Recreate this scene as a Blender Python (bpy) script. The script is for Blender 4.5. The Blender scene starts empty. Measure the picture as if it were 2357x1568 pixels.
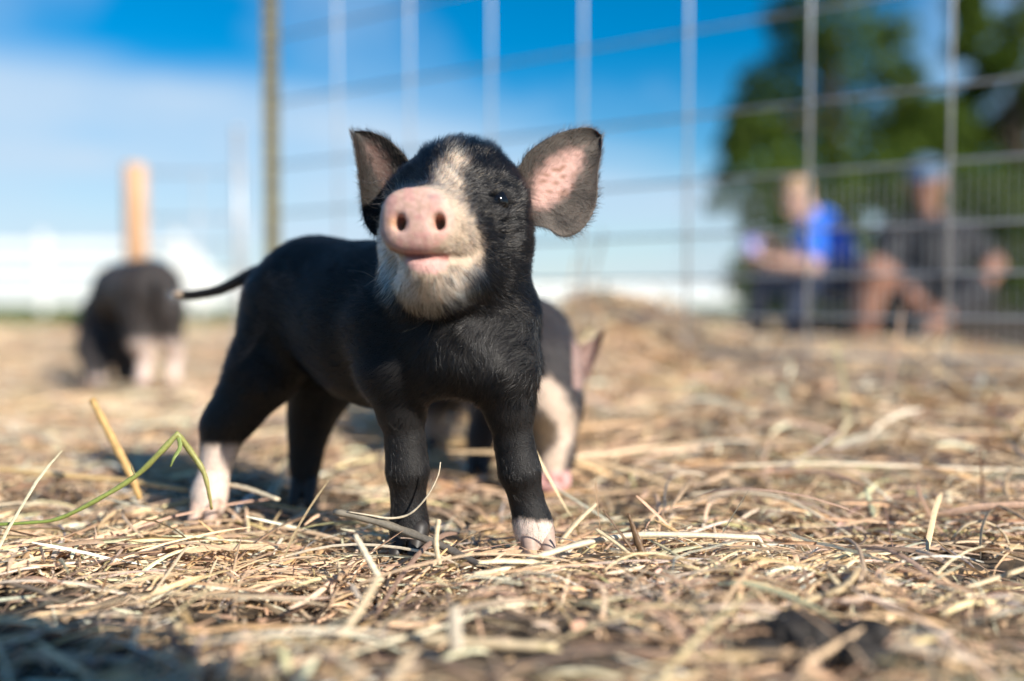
import bpy, math, random
import numpy as np
from mathutils import Vector, Matrix

R = math.radians
rng = np.random.default_rng(7)
random.seed(7)
S = bpy.context.scene
COL = S.collection

# ------------------------------------------------------------------ camera
CAM_H = 0.17
PITCH = math.atan(84 / 2291.5)
FPX = 2291.5                       # 35 mm lens, photo measured on a 2357 px wide copy
cd = bpy.data.cameras.new('camera')
cam = bpy.data.objects.new('camera', cd)
COL.objects.link(cam)
cam.location = (0, 0, CAM_H)
cam.rotation_euler = (R(90) - PITCH, 0, 0)
cd.lens = 35.0
cd.sensor_width = 36.0
cd.clip_start = 0.02
cd.clip_end = 2000
cd.dof.use_dof = True
cd.dof.focus_distance = 0.683
cd.dof.aperture_fstop = 1.75
S.camera = cam

# ------------------------------------------------------------------ sky + sun
SUN_AZ_X, SUN_AZ_Y, SUN_EL = 0.70, -0.71, 30.0      # towards the sun: right and behind the camera
w = bpy.data.worlds.new('World')
S.world = w
w.use_nodes = True
wn, wl = w.node_tree.nodes, w.node_tree.links
wn.clear()
def N(tree, kind, **kw):
    n = tree.nodes.new(kind)
    for k, v in kw.items():
        setattr(n, k, v)
    return n
def math_node(tree, op, a, b=None, clamp=False):
    n = tree.nodes.new('ShaderNodeMath'); n.operation = op; n.use_clamp = clamp
    for i, v in enumerate((a, b)):
        if v is None: continue
        if isinstance(v, (int, float)): n.inputs[i].default_value = v
        else: tree.links.new(v, n.inputs[i])
    return n.outputs[0]
T = w.node_tree
sky = N(T, 'ShaderNodeTexSky', sky_type='NISHITA', sun_disc=False)
sky.sun_elevation = R(SUN_EL)
sky.sun_rotation = math.atan2(SUN_AZ_X, SUN_AZ_Y)
sky.altitude = 300; sky.air_density = 1.0; sky.dust_density = 0.2; sky.ozone_density = 2.5
hs = N(T, 'ShaderNodeHueSaturation')
hs.inputs['Saturation'].default_value = 1.6
hs.inputs['Hue'].default_value = 0.497
hs.inputs['Value'].default_value = 0.9
wl.new(sky.outputs[0], hs.inputs['Color'])
tc = N(T, 'ShaderNodeTexCoord')
sep = N(T, 'ShaderNodeSeparateXYZ'); wl.new(tc.outputs['Generated'], sep.inputs[0])
el = math_node(T, 'ARCSINE', sep.outputs['Z'])
az = math_node(T, 'ARCTAN2', sep.outputs['X'], sep.outputs['Y'])
# a bank of thin cloud low over the horizon all the way round, its upper edge wandering
nz = N(T, 'ShaderNodeTexNoise'); nz.inputs['Scale'].default_value = 3.2; nz.inputs['Detail'].default_value = 3
mp = N(T, 'ShaderNodeMapping'); mp.inputs['Scale'].default_value = (1, 1, 3.4); mp.inputs['Location'].default_value = (0.3, 1.7, 0.2)
wl.new(tc.outputs['Generated'], mp.inputs[0]); wl.new(mp.outputs[0], nz.inputs['Vector'])
edge = math_node(T, 'ADD', 0.150, math_node(T, 'MULTIPLY', 0.105, math_node(T, 'SINE', math_node(T, 'ADD', math_node(T, 'MULTIPLY', az, -2.0), 0.40))))
edge = math_node(T, 'ADD', edge, math_node(T, 'MULTIPLY', math_node(T, 'SUBTRACT', nz.outputs['Fac'], 0.5), 0.10))
cl = math_node(T, 'MULTIPLY', math_node(T, 'SUBTRACT', edge, el), 20.0, clamp=True)
cl = math_node(T, 'SMOOTH_MIN', cl, 1.0)
nz2 = N(T, 'ShaderNodeTexNoise'); nz2.inputs['Scale'].default_value = 4.5; nz2.inputs['Detail'].default_value = 4
mp2 = N(T, 'ShaderNodeMapping'); mp2.inputs['Scale'].default_value = (1, 1, 5.0); mp2.inputs['Location'].default_value = (2.1, 0.4, 0.9)
wl.new(tc.outputs['Generated'], mp2.inputs[0]); wl.new(mp2.outputs[0], nz2.inputs['Vector'])
cl = math_node(T, 'MULTIPLY', cl, math_node(T, 'ADD', 0.25, math_node(T, 'MULTIPLY', nz2.outputs['Fac'], 1.15)), clamp=True)
nz3 = N(T, 'ShaderNodeTexNoise'); nz3.inputs['Scale'].default_value = 2.1; nz3.inputs['Detail'].default_value = 5
mp3 = N(T, 'ShaderNodeMapping'); mp3.inputs['Scale'].default_value = (1, 1.6, 1.3); mp3.inputs['Location'].default_value = (5.2, 3.1, 0.5)
wl.new(tc.outputs['Generated'], mp3.inputs[0]); wl.new(mp3.outputs[0], nz3.inputs['Vector'])
hi_ = math_node(T, 'MULTIPLY', math_node(T, 'MULTIPLY', math_node(T, 'SUBTRACT', nz3.outputs['Fac'], 0.50), 4.0, clamp=True), 0.75)  # high cloud added over the whole sky to make its fill less blue
cl = math_node(T, 'MAXIMUM', cl, hi_)
mixc = N(T, 'ShaderNodeMixRGB'); wl.new(cl, mixc.inputs[0]); wl.new(hs.outputs[0], mixc.inputs[1])
mixc.inputs[2].default_value = (4.4, 5.5, 6.7, 1)
bg = N(T, 'ShaderNodeBackground'); bg.inputs['Strength'].default_value = 0.090
wl.new(mixc.outputs[0], bg.inputs[0])
wo = N(T, 'ShaderNodeOutputWorld'); wl.new(bg.outputs[0], wo.inputs[0])

sd = bpy.data.lights.new('sun', 'SUN'); sun = bpy.data.objects.new('sun', sd); COL.objects.link(sun)
sd.energy = 5.0; sd.angle = R(0.53); sd.color = (1.0, 0.93, 0.82)
_h = math.cos(R(SUN_EL)); _n = math.hypot(SUN_AZ_X, SUN_AZ_Y)
TO_SUN = Vector((SUN_AZ_X / _n * _h, SUN_AZ_Y / _n * _h, math.sin(R(SUN_EL))))
sun.rotation_euler = TO_SUN.to_track_quat('Z', 'Y').to_euler()
S.view_settings.view_transform = 'Standard'
S.view_settings.look = 'None'
S.view_settings.exposure = 0.62
S.view_settings.gamma = 1.0
S.view_settings.use_curve_mapping = False
S.render.engine = 'CYCLES'
S.cycles.use_denoising = True
S.cycles.max_bounces = 8
S.cycles.transparent_max_bounces = 8

# ------------------------------------------------------------------ helpers
_cp, _sp = math.cos(PITCH), math.sin(PITCH)
def W(x, y, D):
    """photo pixel (2357 px copy) on the vertical plane Y = D -> world point"""
    r = (x - 1178.5) / FPX; u = (784.0 - y) / FPX
    d = np.array([r, _cp + u * _sp, -_sp + u * _cp])
    return np.array([0, 0, CAM_H]) + d * (D / d[1])
def project(P):
    """world points -> photo pixels of the same copy (used when laying out coat markings)"""
    q = P - np.array([0, 0, CAM_H])
    fw = q[:, 1] * _cp - q[:, 2] * _sp; up = q[:, 1] * _sp + q[:, 2] * _cp
    return 1178.5 + FPX * q[:, 0] / fw, 784.0 - FPX * up / fw

def tag(o, label=None, cat=None, group=None, kind=None):
    if label: o['label'] = label
    if cat: o['category'] = cat
    if group: o['group'] = group
    if kind: o['kind'] = kind
    return o
def empty(name, loc=(0, 0, 0)):
    o = bpy.data.objects.new(name, None); COL.objects.link(o); o.location = loc; o.empty_display_size = 0.05
    return o
def link(name, me, mat=None, parent=None, smooth=True):
    o = bpy.data.objects.new(name, me); COL.objects.link(o)
    if mat is not None and len(me.materials) == 0: me.materials.append(mat)
    if parent is not None:
        o.parent = parent
        base = parent
        off = Vector((0, 0, 0))
        while base is not None:
            off += Vector(base.location); base = base.parent
        o.location = -off            # meshes below are written in world coordinates
    return o
def mesh_np(name, verts, quads=None, tris=None, smooth=True):
    verts = np.asarray(verts, np.float32)
    me = bpy.data.meshes.new(name)
    me.vertices.add(len(verts)); me.vertices.foreach_set('co', verts.ravel())
    loops = []; starts = []; n = 0
    if quads is not None and len(quads):
        q = np.asarray(quads, np.int32); loops.append(q.ravel()); starts.append(n + 4 * np.arange(len(q))); n += 4 * len(q)
    if tris is not None and len(tris):
        t = np.asarray(tris, np.int32); loops.append(t.ravel()); starts.append(n + 3 * np.arange(len(t))); n += 3 * len(t)
    loops = np.concatenate(loops); starts = np.concatenate(starts)
    me.loops.add(len(loops)); me.loops.foreach_set('vertex_index', loops.astype(np.int32))
    me.polygons.add(len(starts)); me.polygons.foreach_set('loop_start', starts.astype(np.int32))
    me.update(calc_edges=True)
    me.polygons.foreach_set('use_smooth', np.full(len(starts), smooth))
    me.validate()
    return me
def color_attr(me, cols, name='tint'):
    a = me.attributes.new(name, 'FLOAT_COLOR', 'POINT')
    c = np.ones((len(cols), 4), np.float32); c[:, :3] = cols
    a.data.foreach_set('color', c.ravel())

def catmull(pts, n):
    P = np.asarray(pts, float)
    P = np.vstack([2 * P[0] - P[1], P, 2 * P[-1] - P[-2]])
    m = len(P) - 3
    out = []
    for s in np.linspace(0, m - 1e-6, n):
        i = int(s); t = s - i
        a, b, c, d = P[i], P[i + 1], P[i + 2], P[i + 3]
        out.append(0.5 * (2 * b + (c - a) * t + (2 * a - 5 * b + 4 * c - d) * t * t + (3 * b - a - 3 * c + d) * t ** 3))
    return np.array(out)
def resample(pts, n):
    P = np.asarray(pts, float); d = np.r_[0, np.cumsum(np.linalg.norm(np.diff(P, axis=0), axis=1))]
    s = np.linspace(0, d[-1], n)
    return np.stack([np.interp(s, d, P[:, k]) for k in range(P.shape[1])], 1)
def tube(path, radii, sides=8, flat=1.0, cap=True):
    """tapered tube along a path -> verts, quads, tris"""
    P = np.asarray(path, float); n = len(P)
    r = np.broadcast_to(np.asarray(radii, float), (n,))
    tg = np.gradient(P, axis=0); tg /= np.linalg.norm(tg, axis=1, keepdims=True) + 1e-12
    up = np.array([0, 0, 1.0]) if abs(tg[0][2]) < 0.9 else np.array([0, 1.0, 0])
    a = np.cross(tg[0], up); a /= np.linalg.norm(a)
    V = []
    for i in range(n):
        a = a - tg[i] * a.dot(tg[i]); a /= np.linalg.norm(a); b = np.cross(tg[i], a)
        for k in range(sides):
            th = 2 * math.pi * k / sides
            V.append(P[i] + r[i] * (math.cos(th) * a + flat * math.sin(th) * b))
    Q = [(i * sides + k, i * sides + (k + 1) % sides, (i + 1) * sides + (k + 1) % sides, (i + 1) * sides + k) for i in range(n - 1) for k in range(sides)]
    Tt = []
    if cap:
        for ring, rev in ((0, True), (n - 1, False)):
            c = len(V); V.append(P[ring])
            for k in range(sides):
                x, y = ring * sides + k, ring * sides + (k + 1) % sides
                Tt.append((c, y, x) if rev else (c, x, y))
    return np.array(V), Q, Tt
def box(lo, hi, bev=0.0):
    x0, y0, z0 = lo; x1, y1, z1 = hi
    import bmesh
    bm = bmesh.new(); bmesh.ops.create_cube(bm, size=1)
    for v in bm.verts:
        v.co = Vector(((x0 + x1) / 2 + v.co.x * (x1 - x0), (y0 + y1) / 2 + v.co.y * (y1 - y0), (z0 + z1) / 2 + v.co.z * (z1 - z0)))
    if bev: bmesh.ops.bevel(bm, geom=list(bm.edges), offset=bev, segments=2, affect='EDGES')
    me = bpy.data.meshes.new('box'); bm.to_mesh(me); bm.free()
    return me

# value noise in numpy -------------------------------------------------
_perm = np.random.default_rng(3).random((256, 256))
def vnoise(x, y):
    xi = np.floor(x).astype(int); yi = np.floor(y).astype(int); fx = x - xi; fy = y - yi
    fx = fx * fx * (3 - 2 * fx); fy = fy * fy * (3 - 2 * fy)
    g = lambda a, b: _perm[a & 255, b & 255]
    return (g(xi, yi) * (1 - fx) + g(xi + 1, yi) * fx) * (1 - fy) + (g(xi, yi + 1) * (1 - fx) + g(xi + 1, yi + 1) * fx) * fy
def sstep(a, b, x):
    t = np.clip((x - a) / (b - a), 0, 1); return t * t * (3 - 2 * t)

# materials ------------------------------------------------------------
def mat(name, col=(0.5, 0.5, 0.5), rough=0.6, metal=0.0, spec=0.5, attr=None, noise=None, bump=None, sss=0.0, trans=0.0):
    m = bpy.data.materials.new(name); m.use_nodes = True
    t = m.node_tree; b = t.nodes['Principled BSDF']
    b.inputs['Base Color'].default_value = (*col, 1); b.inputs['Roughness'].default_value = rough
    b.inputs['Metallic'].default_value = metal; b.inputs['Specular IOR Level'].default_value = spec
    src = None
    if attr:
        a = N(t, 'ShaderNodeAttribute'); a.attribute_name = attr; src = a.outputs['Color']
    if noise:                                     # (scale vector, strength)
        tcn = N(t, 'ShaderNodeTexCoord'); mpn = N(t, 'ShaderNodeMapping'); mpn.inputs['Scale'].default_value = noise[0]
        nn = N(t, 'ShaderNodeTexNoise'); nn.inputs['Scale'].default_value = 1.0; nn.inputs['Detail'].default_value = 4
        t.links.new(tcn.outputs['Object'], mpn.inputs[0]); t.links.new(mpn.outputs[0], nn.inputs['Vector'])
        mr = N(t, 'ShaderNodeMapRange'); mr.inputs['From Min'].default_value = 0.25; mr.inputs['From Max'].default_value = 0.75
        mr.inputs['To Min'].default_value = 1 - noise[1]; mr.inputs['To Max'].default_value = 1 + noise[1]
        t.links.new(nn.outputs['Fac'], mr.inputs[0])
        mx = N(t, 'ShaderNodeMixRGB', blend_type='MULTIPLY'); mx.inputs[0].default_value = 1
        if src is None: mx.inputs[1].default_value = (*col, 1)
        else: t.links.new(src, mx.inputs[1])
        t.links.new(mr.outputs[0], mx.inputs[2]); src = mx.outputs[0]
    if src is not None: t.links.new(src, b.inputs['Base Color'])
    if bump:
        tcn = N(t, 'ShaderNodeTexCoord'); nn = N(t, 'ShaderNodeTexNoise'); nn.inputs['Scale'].default_value = bump[0]; nn.inputs['Detail'].default_value = 6
        t.links.new(tcn.outputs['Object'], nn.inputs['Vector'])
        bp = N(t, 'ShaderNodeBump'); bp.inputs['Strength'].default_value = bump[1]; bp.inputs['Distance'].default_value = bump[2]
        t.links.new(nn.outputs['Fac'], bp.inputs['Height']); t.links.new(bp.outputs[0], b.inputs['Normal'])
    if sss:
        b.inputs['Subsurface Weight'].default_value = sss; b.inputs['Subsurface Radius'].default_value = (1.0, 0.35, 0.2); b.inputs['Subsurface Scale'].default_value = 0.004
    if trans:
        tr = N(t, 'ShaderNodeBsdfTranslucent'); ms = N(t, 'ShaderNodeMixShader'); ms.inputs[0].default_value = trans
        if src is not None: t.links.new(src, tr.inputs[0])
        else: tr.inputs[0].default_value = (*col, 1)
        out = t.nodes['Material Output']
        t.links.new(b.outputs[0], ms.inputs[1]); t.links.new(tr.outputs[0], ms.inputs[2]); t.links.new(ms.outputs[0], out.inputs[0])
    return m

# ------------------------------------------------------------------ implicit surfaces
class SDF:
    def __init__(s, lo, hi, h):
        s.lo = np.array(lo, float); s.h = h
        s.n = np.ceil((np.array(hi) - s.lo) / h).astype(int) + 1
        s.ax = [s.lo[k] + h * np.arange(s.n[k]) for k in range(3)]
        s.v = np.full(s.n, 0.2, np.float32)
    def win(s, lo, hi, pad):
        a = np.clip(np.floor((np.array(lo) - pad - s.lo) / s.h).astype(int), 0, s.n - 1)
        b = np.clip(np.ceil((np.array(hi) + pad - s.lo) / s.h).astype(int) + 1, 1, s.n)
        sl = tuple(slice(i, j) for i, j in zip(a, b))
        X = s.ax[0][sl[0]][:, None, None]; Y = s.ax[1][sl[1]][None, :, None]; Z = s.ax[2][sl[2]][None, None, :]
        return sl, X, Y, Z
    def merge(s, sl, d, k, op):
        a = s.v[sl]; d = d.astype(np.float32)
        if op == 'add':
            hh = np.clip(0.5 + 0.5 * (a - d) / k, 0, 1); s.v[sl] = a * (1 - hh) + d * hh - k * hh * (1 - hh)
        else:
            hh = np.clip(0.5 - 0.5 * (a + d) / k, 0, 1); s.v[sl] = a * (1 - hh) - d * hh + k * hh * (1 - hh)
    def cone(s, a, b, ra, rb, k=0.01, op='add'):
        a = np.array(a, float); b = np.array(b, float); rm = max(ra, rb)
        sl, X, Y, Z = s.win(np.minimum(a, b) - rm, np.maximum(a, b) + rm, k + 3 * s.h)
        ba = b - a; L = ba.dot(ba) + 1e-12
        t = np.clip(((X - a[0]) * ba[0] + (Y - a[1]) * ba[1] + (Z - a[2]) * ba[2]) / L, 0, 1)
        d = np.sqrt((X - a[0] - t * ba[0]) ** 2 + (Y - a[1] - t * ba[1]) ** 2 + (Z - a[2] - t * ba[2]) ** 2) - (ra + t * (rb - ra))
        s.merge(sl, d, k, op)
    def chain(s, pts, rad, k=0.01):
        for i in range(len(pts) - 1): s.cone(pts[i], pts[i + 1], rad[i], rad[i + 1], k)
    def ell(s, c, r, k=0.01, op='add', rot=None, power=None):
        """ellipsoid; rot rows are its axes"""
        c = np.array(c, float); r = np.array(r, float); rm = r.max()
        sl, X, Y, Z = s.win(c - rm, c + rm, k + 3 * s.h)
        Mx = np.eye(3) if rot is None else np.array(rot, float)
        q = [(X - c[0]) * Mx[i][0] + (Y - c[1]) * Mx[i][1] + (Z - c[2]) * Mx[i][2] for i in range(3)]
        if power:
            k0 = (np.abs(q[0] / r[0]) ** power + np.abs(q[1] / r[1]) ** power + np.abs(q[2] / r[2]) ** power) ** (1 / power)
            d = (k0 - 1) * r.min()
        else:
            k0 = np.sqrt(sum((q[i] / r[i]) ** 2 for i in range(3))); k1 = np.sqrt(sum((q[i] / r[i] ** 2) ** 2 for i in range(3))) + 1e-9
            d = k0 * (k0 - 1) / k1
        s.merge(sl, d, k, op)
    def sample(s, p):
        q = (np.asarray(p) - s.lo) / s.h; i = np.clip(np.floor(q).astype(int), 0, s.n - 2); f = q - i
        o = 0.0
        for dx in (0, 1):
            for dy in (0, 1):
                for dz in (0, 1):
                    o += s.v[i[0] + dx, i[1] + dy, i[2] + dz] * (f[0] if dx else 1 - f[0]) * (f[1] if dy else 1 - f[1]) * (f[2] if dz else 1 - f[2])
        return o
    def hit(s, x, y, d0, d1):
        """first surface point met along the photo ray through pixel x, y between depths d0 and d1"""
        for D in np.arange(d0, d1, s.h * 0.35):
            if s.sample(W(x, y, D)) < 0: return W(x, y, D)
        return W(x, y, d1)
    def mesh(s, smooth=2):
        v = s.v; neg = v < 0
        c = lambda A, i, j, k: A[i:A.shape[0] - 1 + i, j:A.shape[1] - 1 + j, k:A.shape[2] - 1 + k]
        cnt = sum(c(neg, i, j, k).astype(np.int8) for i in (0, 1) for j in (0, 1) for k in (0, 1))
        act = np.argwhere((cnt > 0) & (cnt < 8))
        ids = np.full(cnt.shape, -1, np.int32); ids[tuple(act.T)] = np.arange(len(act))
        pos = np.zeros((len(act), 3)); num = np.zeros(len(act))
        cr = [(i, j, k) for i in (0, 1) for j in (0, 1) for k in (0, 1)]
        for a in cr:
            for ax in range(3):
                if a[ax]: continue
                b = list(a); b[ax] = 1
                va = v[tuple((act + a).T)]; vb = v[tuple((act + b).T)]
                m = (va < 0) != (vb < 0)
                t = np.where(m, va / np.where(m, va - vb, 1), 0)
                p = np.array(a, float)[None, :] * np.ones((len(act), 1)); p[:, ax] = t
                pos += p * m[:, None]; num += m
        V = s.lo + s.h * (act + pos / num[:, None])
        Q = []
        for ax in range(3):
            u, w_ = [(1, 2), (2, 0), (0, 1)][ax]
            lo = [slice(None)] * 3; hi = [slice(None)] * 3; lo[ax] = slice(0, -1); hi[ax] = slice(1, None)
            diff = neg[tuple(lo)] != neg[tuple(hi)]
            e = np.argwhere(diff)
            ok = (e[:, u] > 0) & (e[:, w_] > 0) & (e[:, u] < s.n[u] - 1) & (e[:, w_] < s.n[w_] - 1)
            e = e[ok]
            def cell(du, dw):
                f = e.copy(); f[:, u] -= du; f[:, w_] -= dw; return ids[tuple(f.T)]
            q = np.stack([cell(1, 1), cell(0, 1), cell(0, 0), cell(1, 0)], 1)
            flip = ~neg[tuple(e.T)]
            q[flip] = q[flip][:, ::-1]
            Q.append(q)
        Q = np.concatenate(Q)
        E = np.concatenate([Q[:, [i, (i + 1) % 4]] for i in range(4)])
        for _ in range(smooth):
            acc = np.zeros_like(V); n = np.zeros(len(V))
            for a, b in ((0, 1), (1, 0)):
                for k in range(3): acc[:, k] += np.bincount(E[:, a], V[E[:, b], k], len(V))
                n += np.bincount(E[:, a], minlength=len(V))
            V = 0.5 * V + 0.5 * acc / np.maximum(n, 1)[:, None]
        return V, Q

def vnormals(V, Q):
    fn = np.cross(V[Q[:, 2]] - V[Q[:, 0]], V[Q[:, 3]] - V[Q[:, 1]])
    n = np.zeros_like(V)
    for i in range(4):
        for k in range(3): n[:, k] += np.bincount(Q[:, i], fn[:, k], len(V))
    return n / (np.linalg.norm(n, axis=1, keepdims=True) + 1e-12)

def hair_object(name, P, colors, rad, material, parent):
    """P: (n, m, 3) strands"""
    n, m, _ = P.shape
    hc = bpy.data.hair_curves.new(name)
    hc.add_curves([m] * n)
    hc.attributes['position'].data.foreach_set('vector', P.astype(np.float32).ravel())
    ra = hc.attributes.get('radius') or hc.attributes.new('radius', 'FLOAT', 'POINT')
    ra.data.foreach_set('value', np.asarray(rad, np.float32).ravel())
    ca = hc.attributes.new('tint', 'FLOAT_COLOR', 'CURVE')
    c = np.ones((n, 4), np.float32); c[:, :3] = colors; ca.data.foreach_set('color', c.ravel())
    hc.materials.append(material)
    return link(name, hc, None, parent)

def inpoly(x, y, poly):
    poly = np.asarray(poly, float); r = np.zeros(len(x), bool); j = len(poly) - 1
    for i in range(len(poly)):
        xi, yi = poly[i]; xj, yj = poly[j]
        c = ((yi > y) != (yj > y)) & (x < (xj - xi) * (y - yi) / (yj - yi + 1e-12) + xi)
        r ^= c; j = i
    return r
def softpoly(x, y, poly, blur, k=8):
    """coverage of a polygon with a ragged soft edge"""
    g = np.random.default_rng(11); acc = np.zeros(len(x))
    for _ in range(k):
        a = g.normal(0, blur, (2, len(x))); acc += inpoly(x + a[0], y + a[1], poly)
    return acc / k

# ------------------------------------------------------------------ ground
FP0 = np.array([-0.3706, 2.13]); FDIR = np.array([0.1654, -0.1180])     # wire panel: stay 0 and step to the next stay
FLEN = np.linalg.norm(FDIR); FU = FDIR / FLEN; FN = np.array([-FU[1], FU[0]])
def fence_xy(i): return FP0 + i * FDIR
def H(x, y):
    x = np.asarray(x, float); y = np.asarray(y, float)
    near = 1 - sstep(6, 12, np.hypot(x, y))
    h = 0.020 * (vnoise(x * 2.3 + 5, y * 2.3 + 9) - 0.5) + 0.016 * (vnoise(x * 8 + 31, y * 8 + 3) - 0.5) + 0.007 * (vnoise(x * 25, y * 25 + 7) - 0.5) + 0.003 * (vnoise(x * 70 + 2, y * 70) - 0.5)
    pig = np.exp(-(((x + 0.10) / 0.26) ** 2 + ((y - 0.78) / 0.20) ** 2) ** 2)
    h = h * near * (1 - 0.75 * pig) - 0.016 - 0.007 * pig
    # straw bank heaped along the foot of the wire panel
    i = ((x - FP0[0]) * FU[0] + (y - FP0[1]) * FU[1]) / FLEN
    d = (x - FP0[0]) * FN[0] + (y - FP0[1]) * FN[1]
    A = np.interp(i, [1.0, 1.9, 2.7, 3.3, 4.2, 5.2, 8, 11, 14], [0, 0.05, 0.165, 0.130, 0.060, 0.026, 0.022, 0.022, 0])
    prof = np.where(d < 0.12, np.exp(-((d - 0.12) / 0.30) ** 2), np.exp(-((d - 0.12) / 0.55) ** 2))
    h = h + A * prof * (0.9 + 0.25 * vnoise(x * 6 + 4, y * 6 + 8))
    h = h - 0.055 * sstep(0.35, 1.6, d) * sstep(2.6, 4.0, i) * (1 - sstep(9, 14, np.hypot(x, y)))
    # shallow trodden hollow close to the lens on the left, low ridge on the right
    h = h - 0.012 * np.exp(-((x + 0.28) / 0.16) ** 2 - ((y - 0.42) / 0.14) ** 2)
    h = h + 0.014 * np.exp(-((x - 0.30) / 0.18) ** 2 - ((y - 0.50) / 0.10) ** 2)
    return h
def axis(lo, hi, step, far_lo, far_hi, g=1.16):
    a = list(np.arange(lo, hi, step)); s = step
    b = [];  x = a[-1]
    while x < far_hi: s *= g; x += s; b.append(x)
    s = step; x = a[0]; c = []
    while x > far_lo: s *= g; x -= s; c.append(x)
    return np.array(c[::-1] + a + b)
gx = axis(-1.1, 1.3, 0.011, -700, 700); gy = axis(0.15, 2.6, 0.011, -300, 1200)
GX, GY = np.meshgrid(gx, gy, indexing='ij')
gv = np.stack([GX, GY, H(GX, GY)], 2).reshape(-1, 3)
ny = len(gy); ii, jj = np.meshgrid(np.arange(len(gx) - 1), np.arange(ny - 1), indexing='ij')
a = (ii * ny + jj).ravel(); gq = np.stack([a, a + ny, a + ny + 1, a + 1], 1)
gm = mesh_np('ground', gv, gq)
m = bpy.data.materials.new('soil_and_grass'); m.use_nodes = True; t = m.node_tree; b = t.nodes['Principled BSDF']
b.inputs['Roughness'].default_value = 0.95; b.inputs['Specular IOR Level'].default_value = 0.2
tcn = N(t, 'ShaderNodeTexCoord'); sp_ = N(t, 'ShaderNodeSeparateXYZ'); t.links.new(tcn.outputs['Object'], sp_.inputs[0])
n1 = N(t, 'ShaderNodeTexNoise'); n1.inputs['Scale'].default_value = 55; n1.inputs['Detail'].default_value = 8
t.links.new(tcn.outputs['Object'], n1.inputs['Vector'])
cr = N(t, 'ShaderNodeValToRGB'); cr.color_ramp.elements[0].position = 0.32; cr.color_ramp.elements[1].position = 0.72
cr.color_ramp.elements[0].color = (0.028, 0.021, 0.015, 1); cr.color_ramp.elements[1].color = (0.16, 0.12, 0.085, 1)
t.links.new(n1.outputs['Fac'], cr.inputs[0])
n2 = N(t, 'ShaderNodeTexNoise'); n2.inputs['Scale'].default_value = 6; n2.inputs['Detail'].default_value = 8
t.links.new(tcn.outputs['Object'], n2.inputs['Vector'])
cr2 = N(t, 'ShaderNodeValToRGB'); cr2.color_ramp.elements[0].position = 0.3; cr2.color_ramp.elements[1].position = 0.75
cr2.color_ramp.elements[0].color = (0.33, 0.235, 0.15, 1); cr2.color_ramp.elements[1].color = (0.56, 0.42, 0.28, 1)
t.links.new(n2.outputs['Fac'], cr2.inputs[0])
shade_d = math_node(t, 'ADD', math_node(t, 'MULTIPLY', math_node(t, 'ADD', sp_.outputs['X'], 0.34), 0.68), math_node(t, 'MULTIPLY', math_node(t, 'SUBTRACT', sp_.outputs['Y'], 0.66), 0.73))  # cast shadow painted into the soil colour at the front left corner
shade_d = math_node(t, 'ADD', shade_d, math_node(t, 'MULTIPLY', math_node(t, 'SUBTRACT', n2.outputs['Fac'], 0.5), 0.06))
mrM = N(t, 'ShaderNodeMapRange'); mrM.inputs[1].default_value = -0.03; mrM.inputs[2].default_value = 0.03; t.links.new(shade_d, mrM.inputs[0])
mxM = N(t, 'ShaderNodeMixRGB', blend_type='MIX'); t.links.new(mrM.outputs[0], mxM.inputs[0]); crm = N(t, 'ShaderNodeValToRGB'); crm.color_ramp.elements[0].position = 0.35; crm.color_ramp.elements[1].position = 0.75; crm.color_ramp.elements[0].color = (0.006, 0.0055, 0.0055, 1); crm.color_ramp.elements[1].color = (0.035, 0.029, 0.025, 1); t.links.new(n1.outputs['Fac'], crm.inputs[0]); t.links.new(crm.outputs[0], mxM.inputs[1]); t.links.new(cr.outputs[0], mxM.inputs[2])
mrA = N(t, 'ShaderNodeMapRange'); mrA.inputs[1].default_value = 1.1; mrA.inputs[2].default_value = 2.2; t.links.new(sp_.outputs['Y'], mrA.inputs[0])
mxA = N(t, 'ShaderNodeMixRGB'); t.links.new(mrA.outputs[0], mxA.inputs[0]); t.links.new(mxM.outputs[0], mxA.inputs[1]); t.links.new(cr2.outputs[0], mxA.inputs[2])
cr3 = N(t, 'ShaderNodeValToRGB'); cr3.color_ramp.elements[0].color = (0.05, 0.085, 0.022, 1); cr3.color_ramp.elements[1].color = (0.12, 0.16, 0.05, 1)
n3 = N(t, 'ShaderNodeTexNoise'); n3.inputs['Scale'].default_value = 0.8; n3.inputs['Detail'].default_value = 8; t.links.new(tcn.outputs['Object'], n3.inputs['Vector']); t.links.new(n3.outputs['Fac'], cr3.inputs[0])
addn = math_node(t, 'ADD', sp_.outputs['Y'], math_node(t, 'MULTIPLY', math_node(t, 'SUBTRACT', n2.outputs['Fac'], 0.5), 3.0))
mrB = N(t, 'ShaderNodeMapRange'); mrB.inputs[1].default_value = 7.6; mrB.inputs[2].default_value = 9.0; t.links.new(addn, mrB.inputs[0])
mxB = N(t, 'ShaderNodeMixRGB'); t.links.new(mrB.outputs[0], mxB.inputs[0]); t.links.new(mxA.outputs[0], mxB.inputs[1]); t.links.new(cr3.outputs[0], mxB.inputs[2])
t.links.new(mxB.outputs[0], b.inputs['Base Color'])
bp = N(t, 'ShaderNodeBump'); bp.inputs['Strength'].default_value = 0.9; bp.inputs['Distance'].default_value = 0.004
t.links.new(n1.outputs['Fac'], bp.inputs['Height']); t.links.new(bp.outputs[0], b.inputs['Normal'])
tag(link('ground', gm, m), kind='structure')

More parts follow.
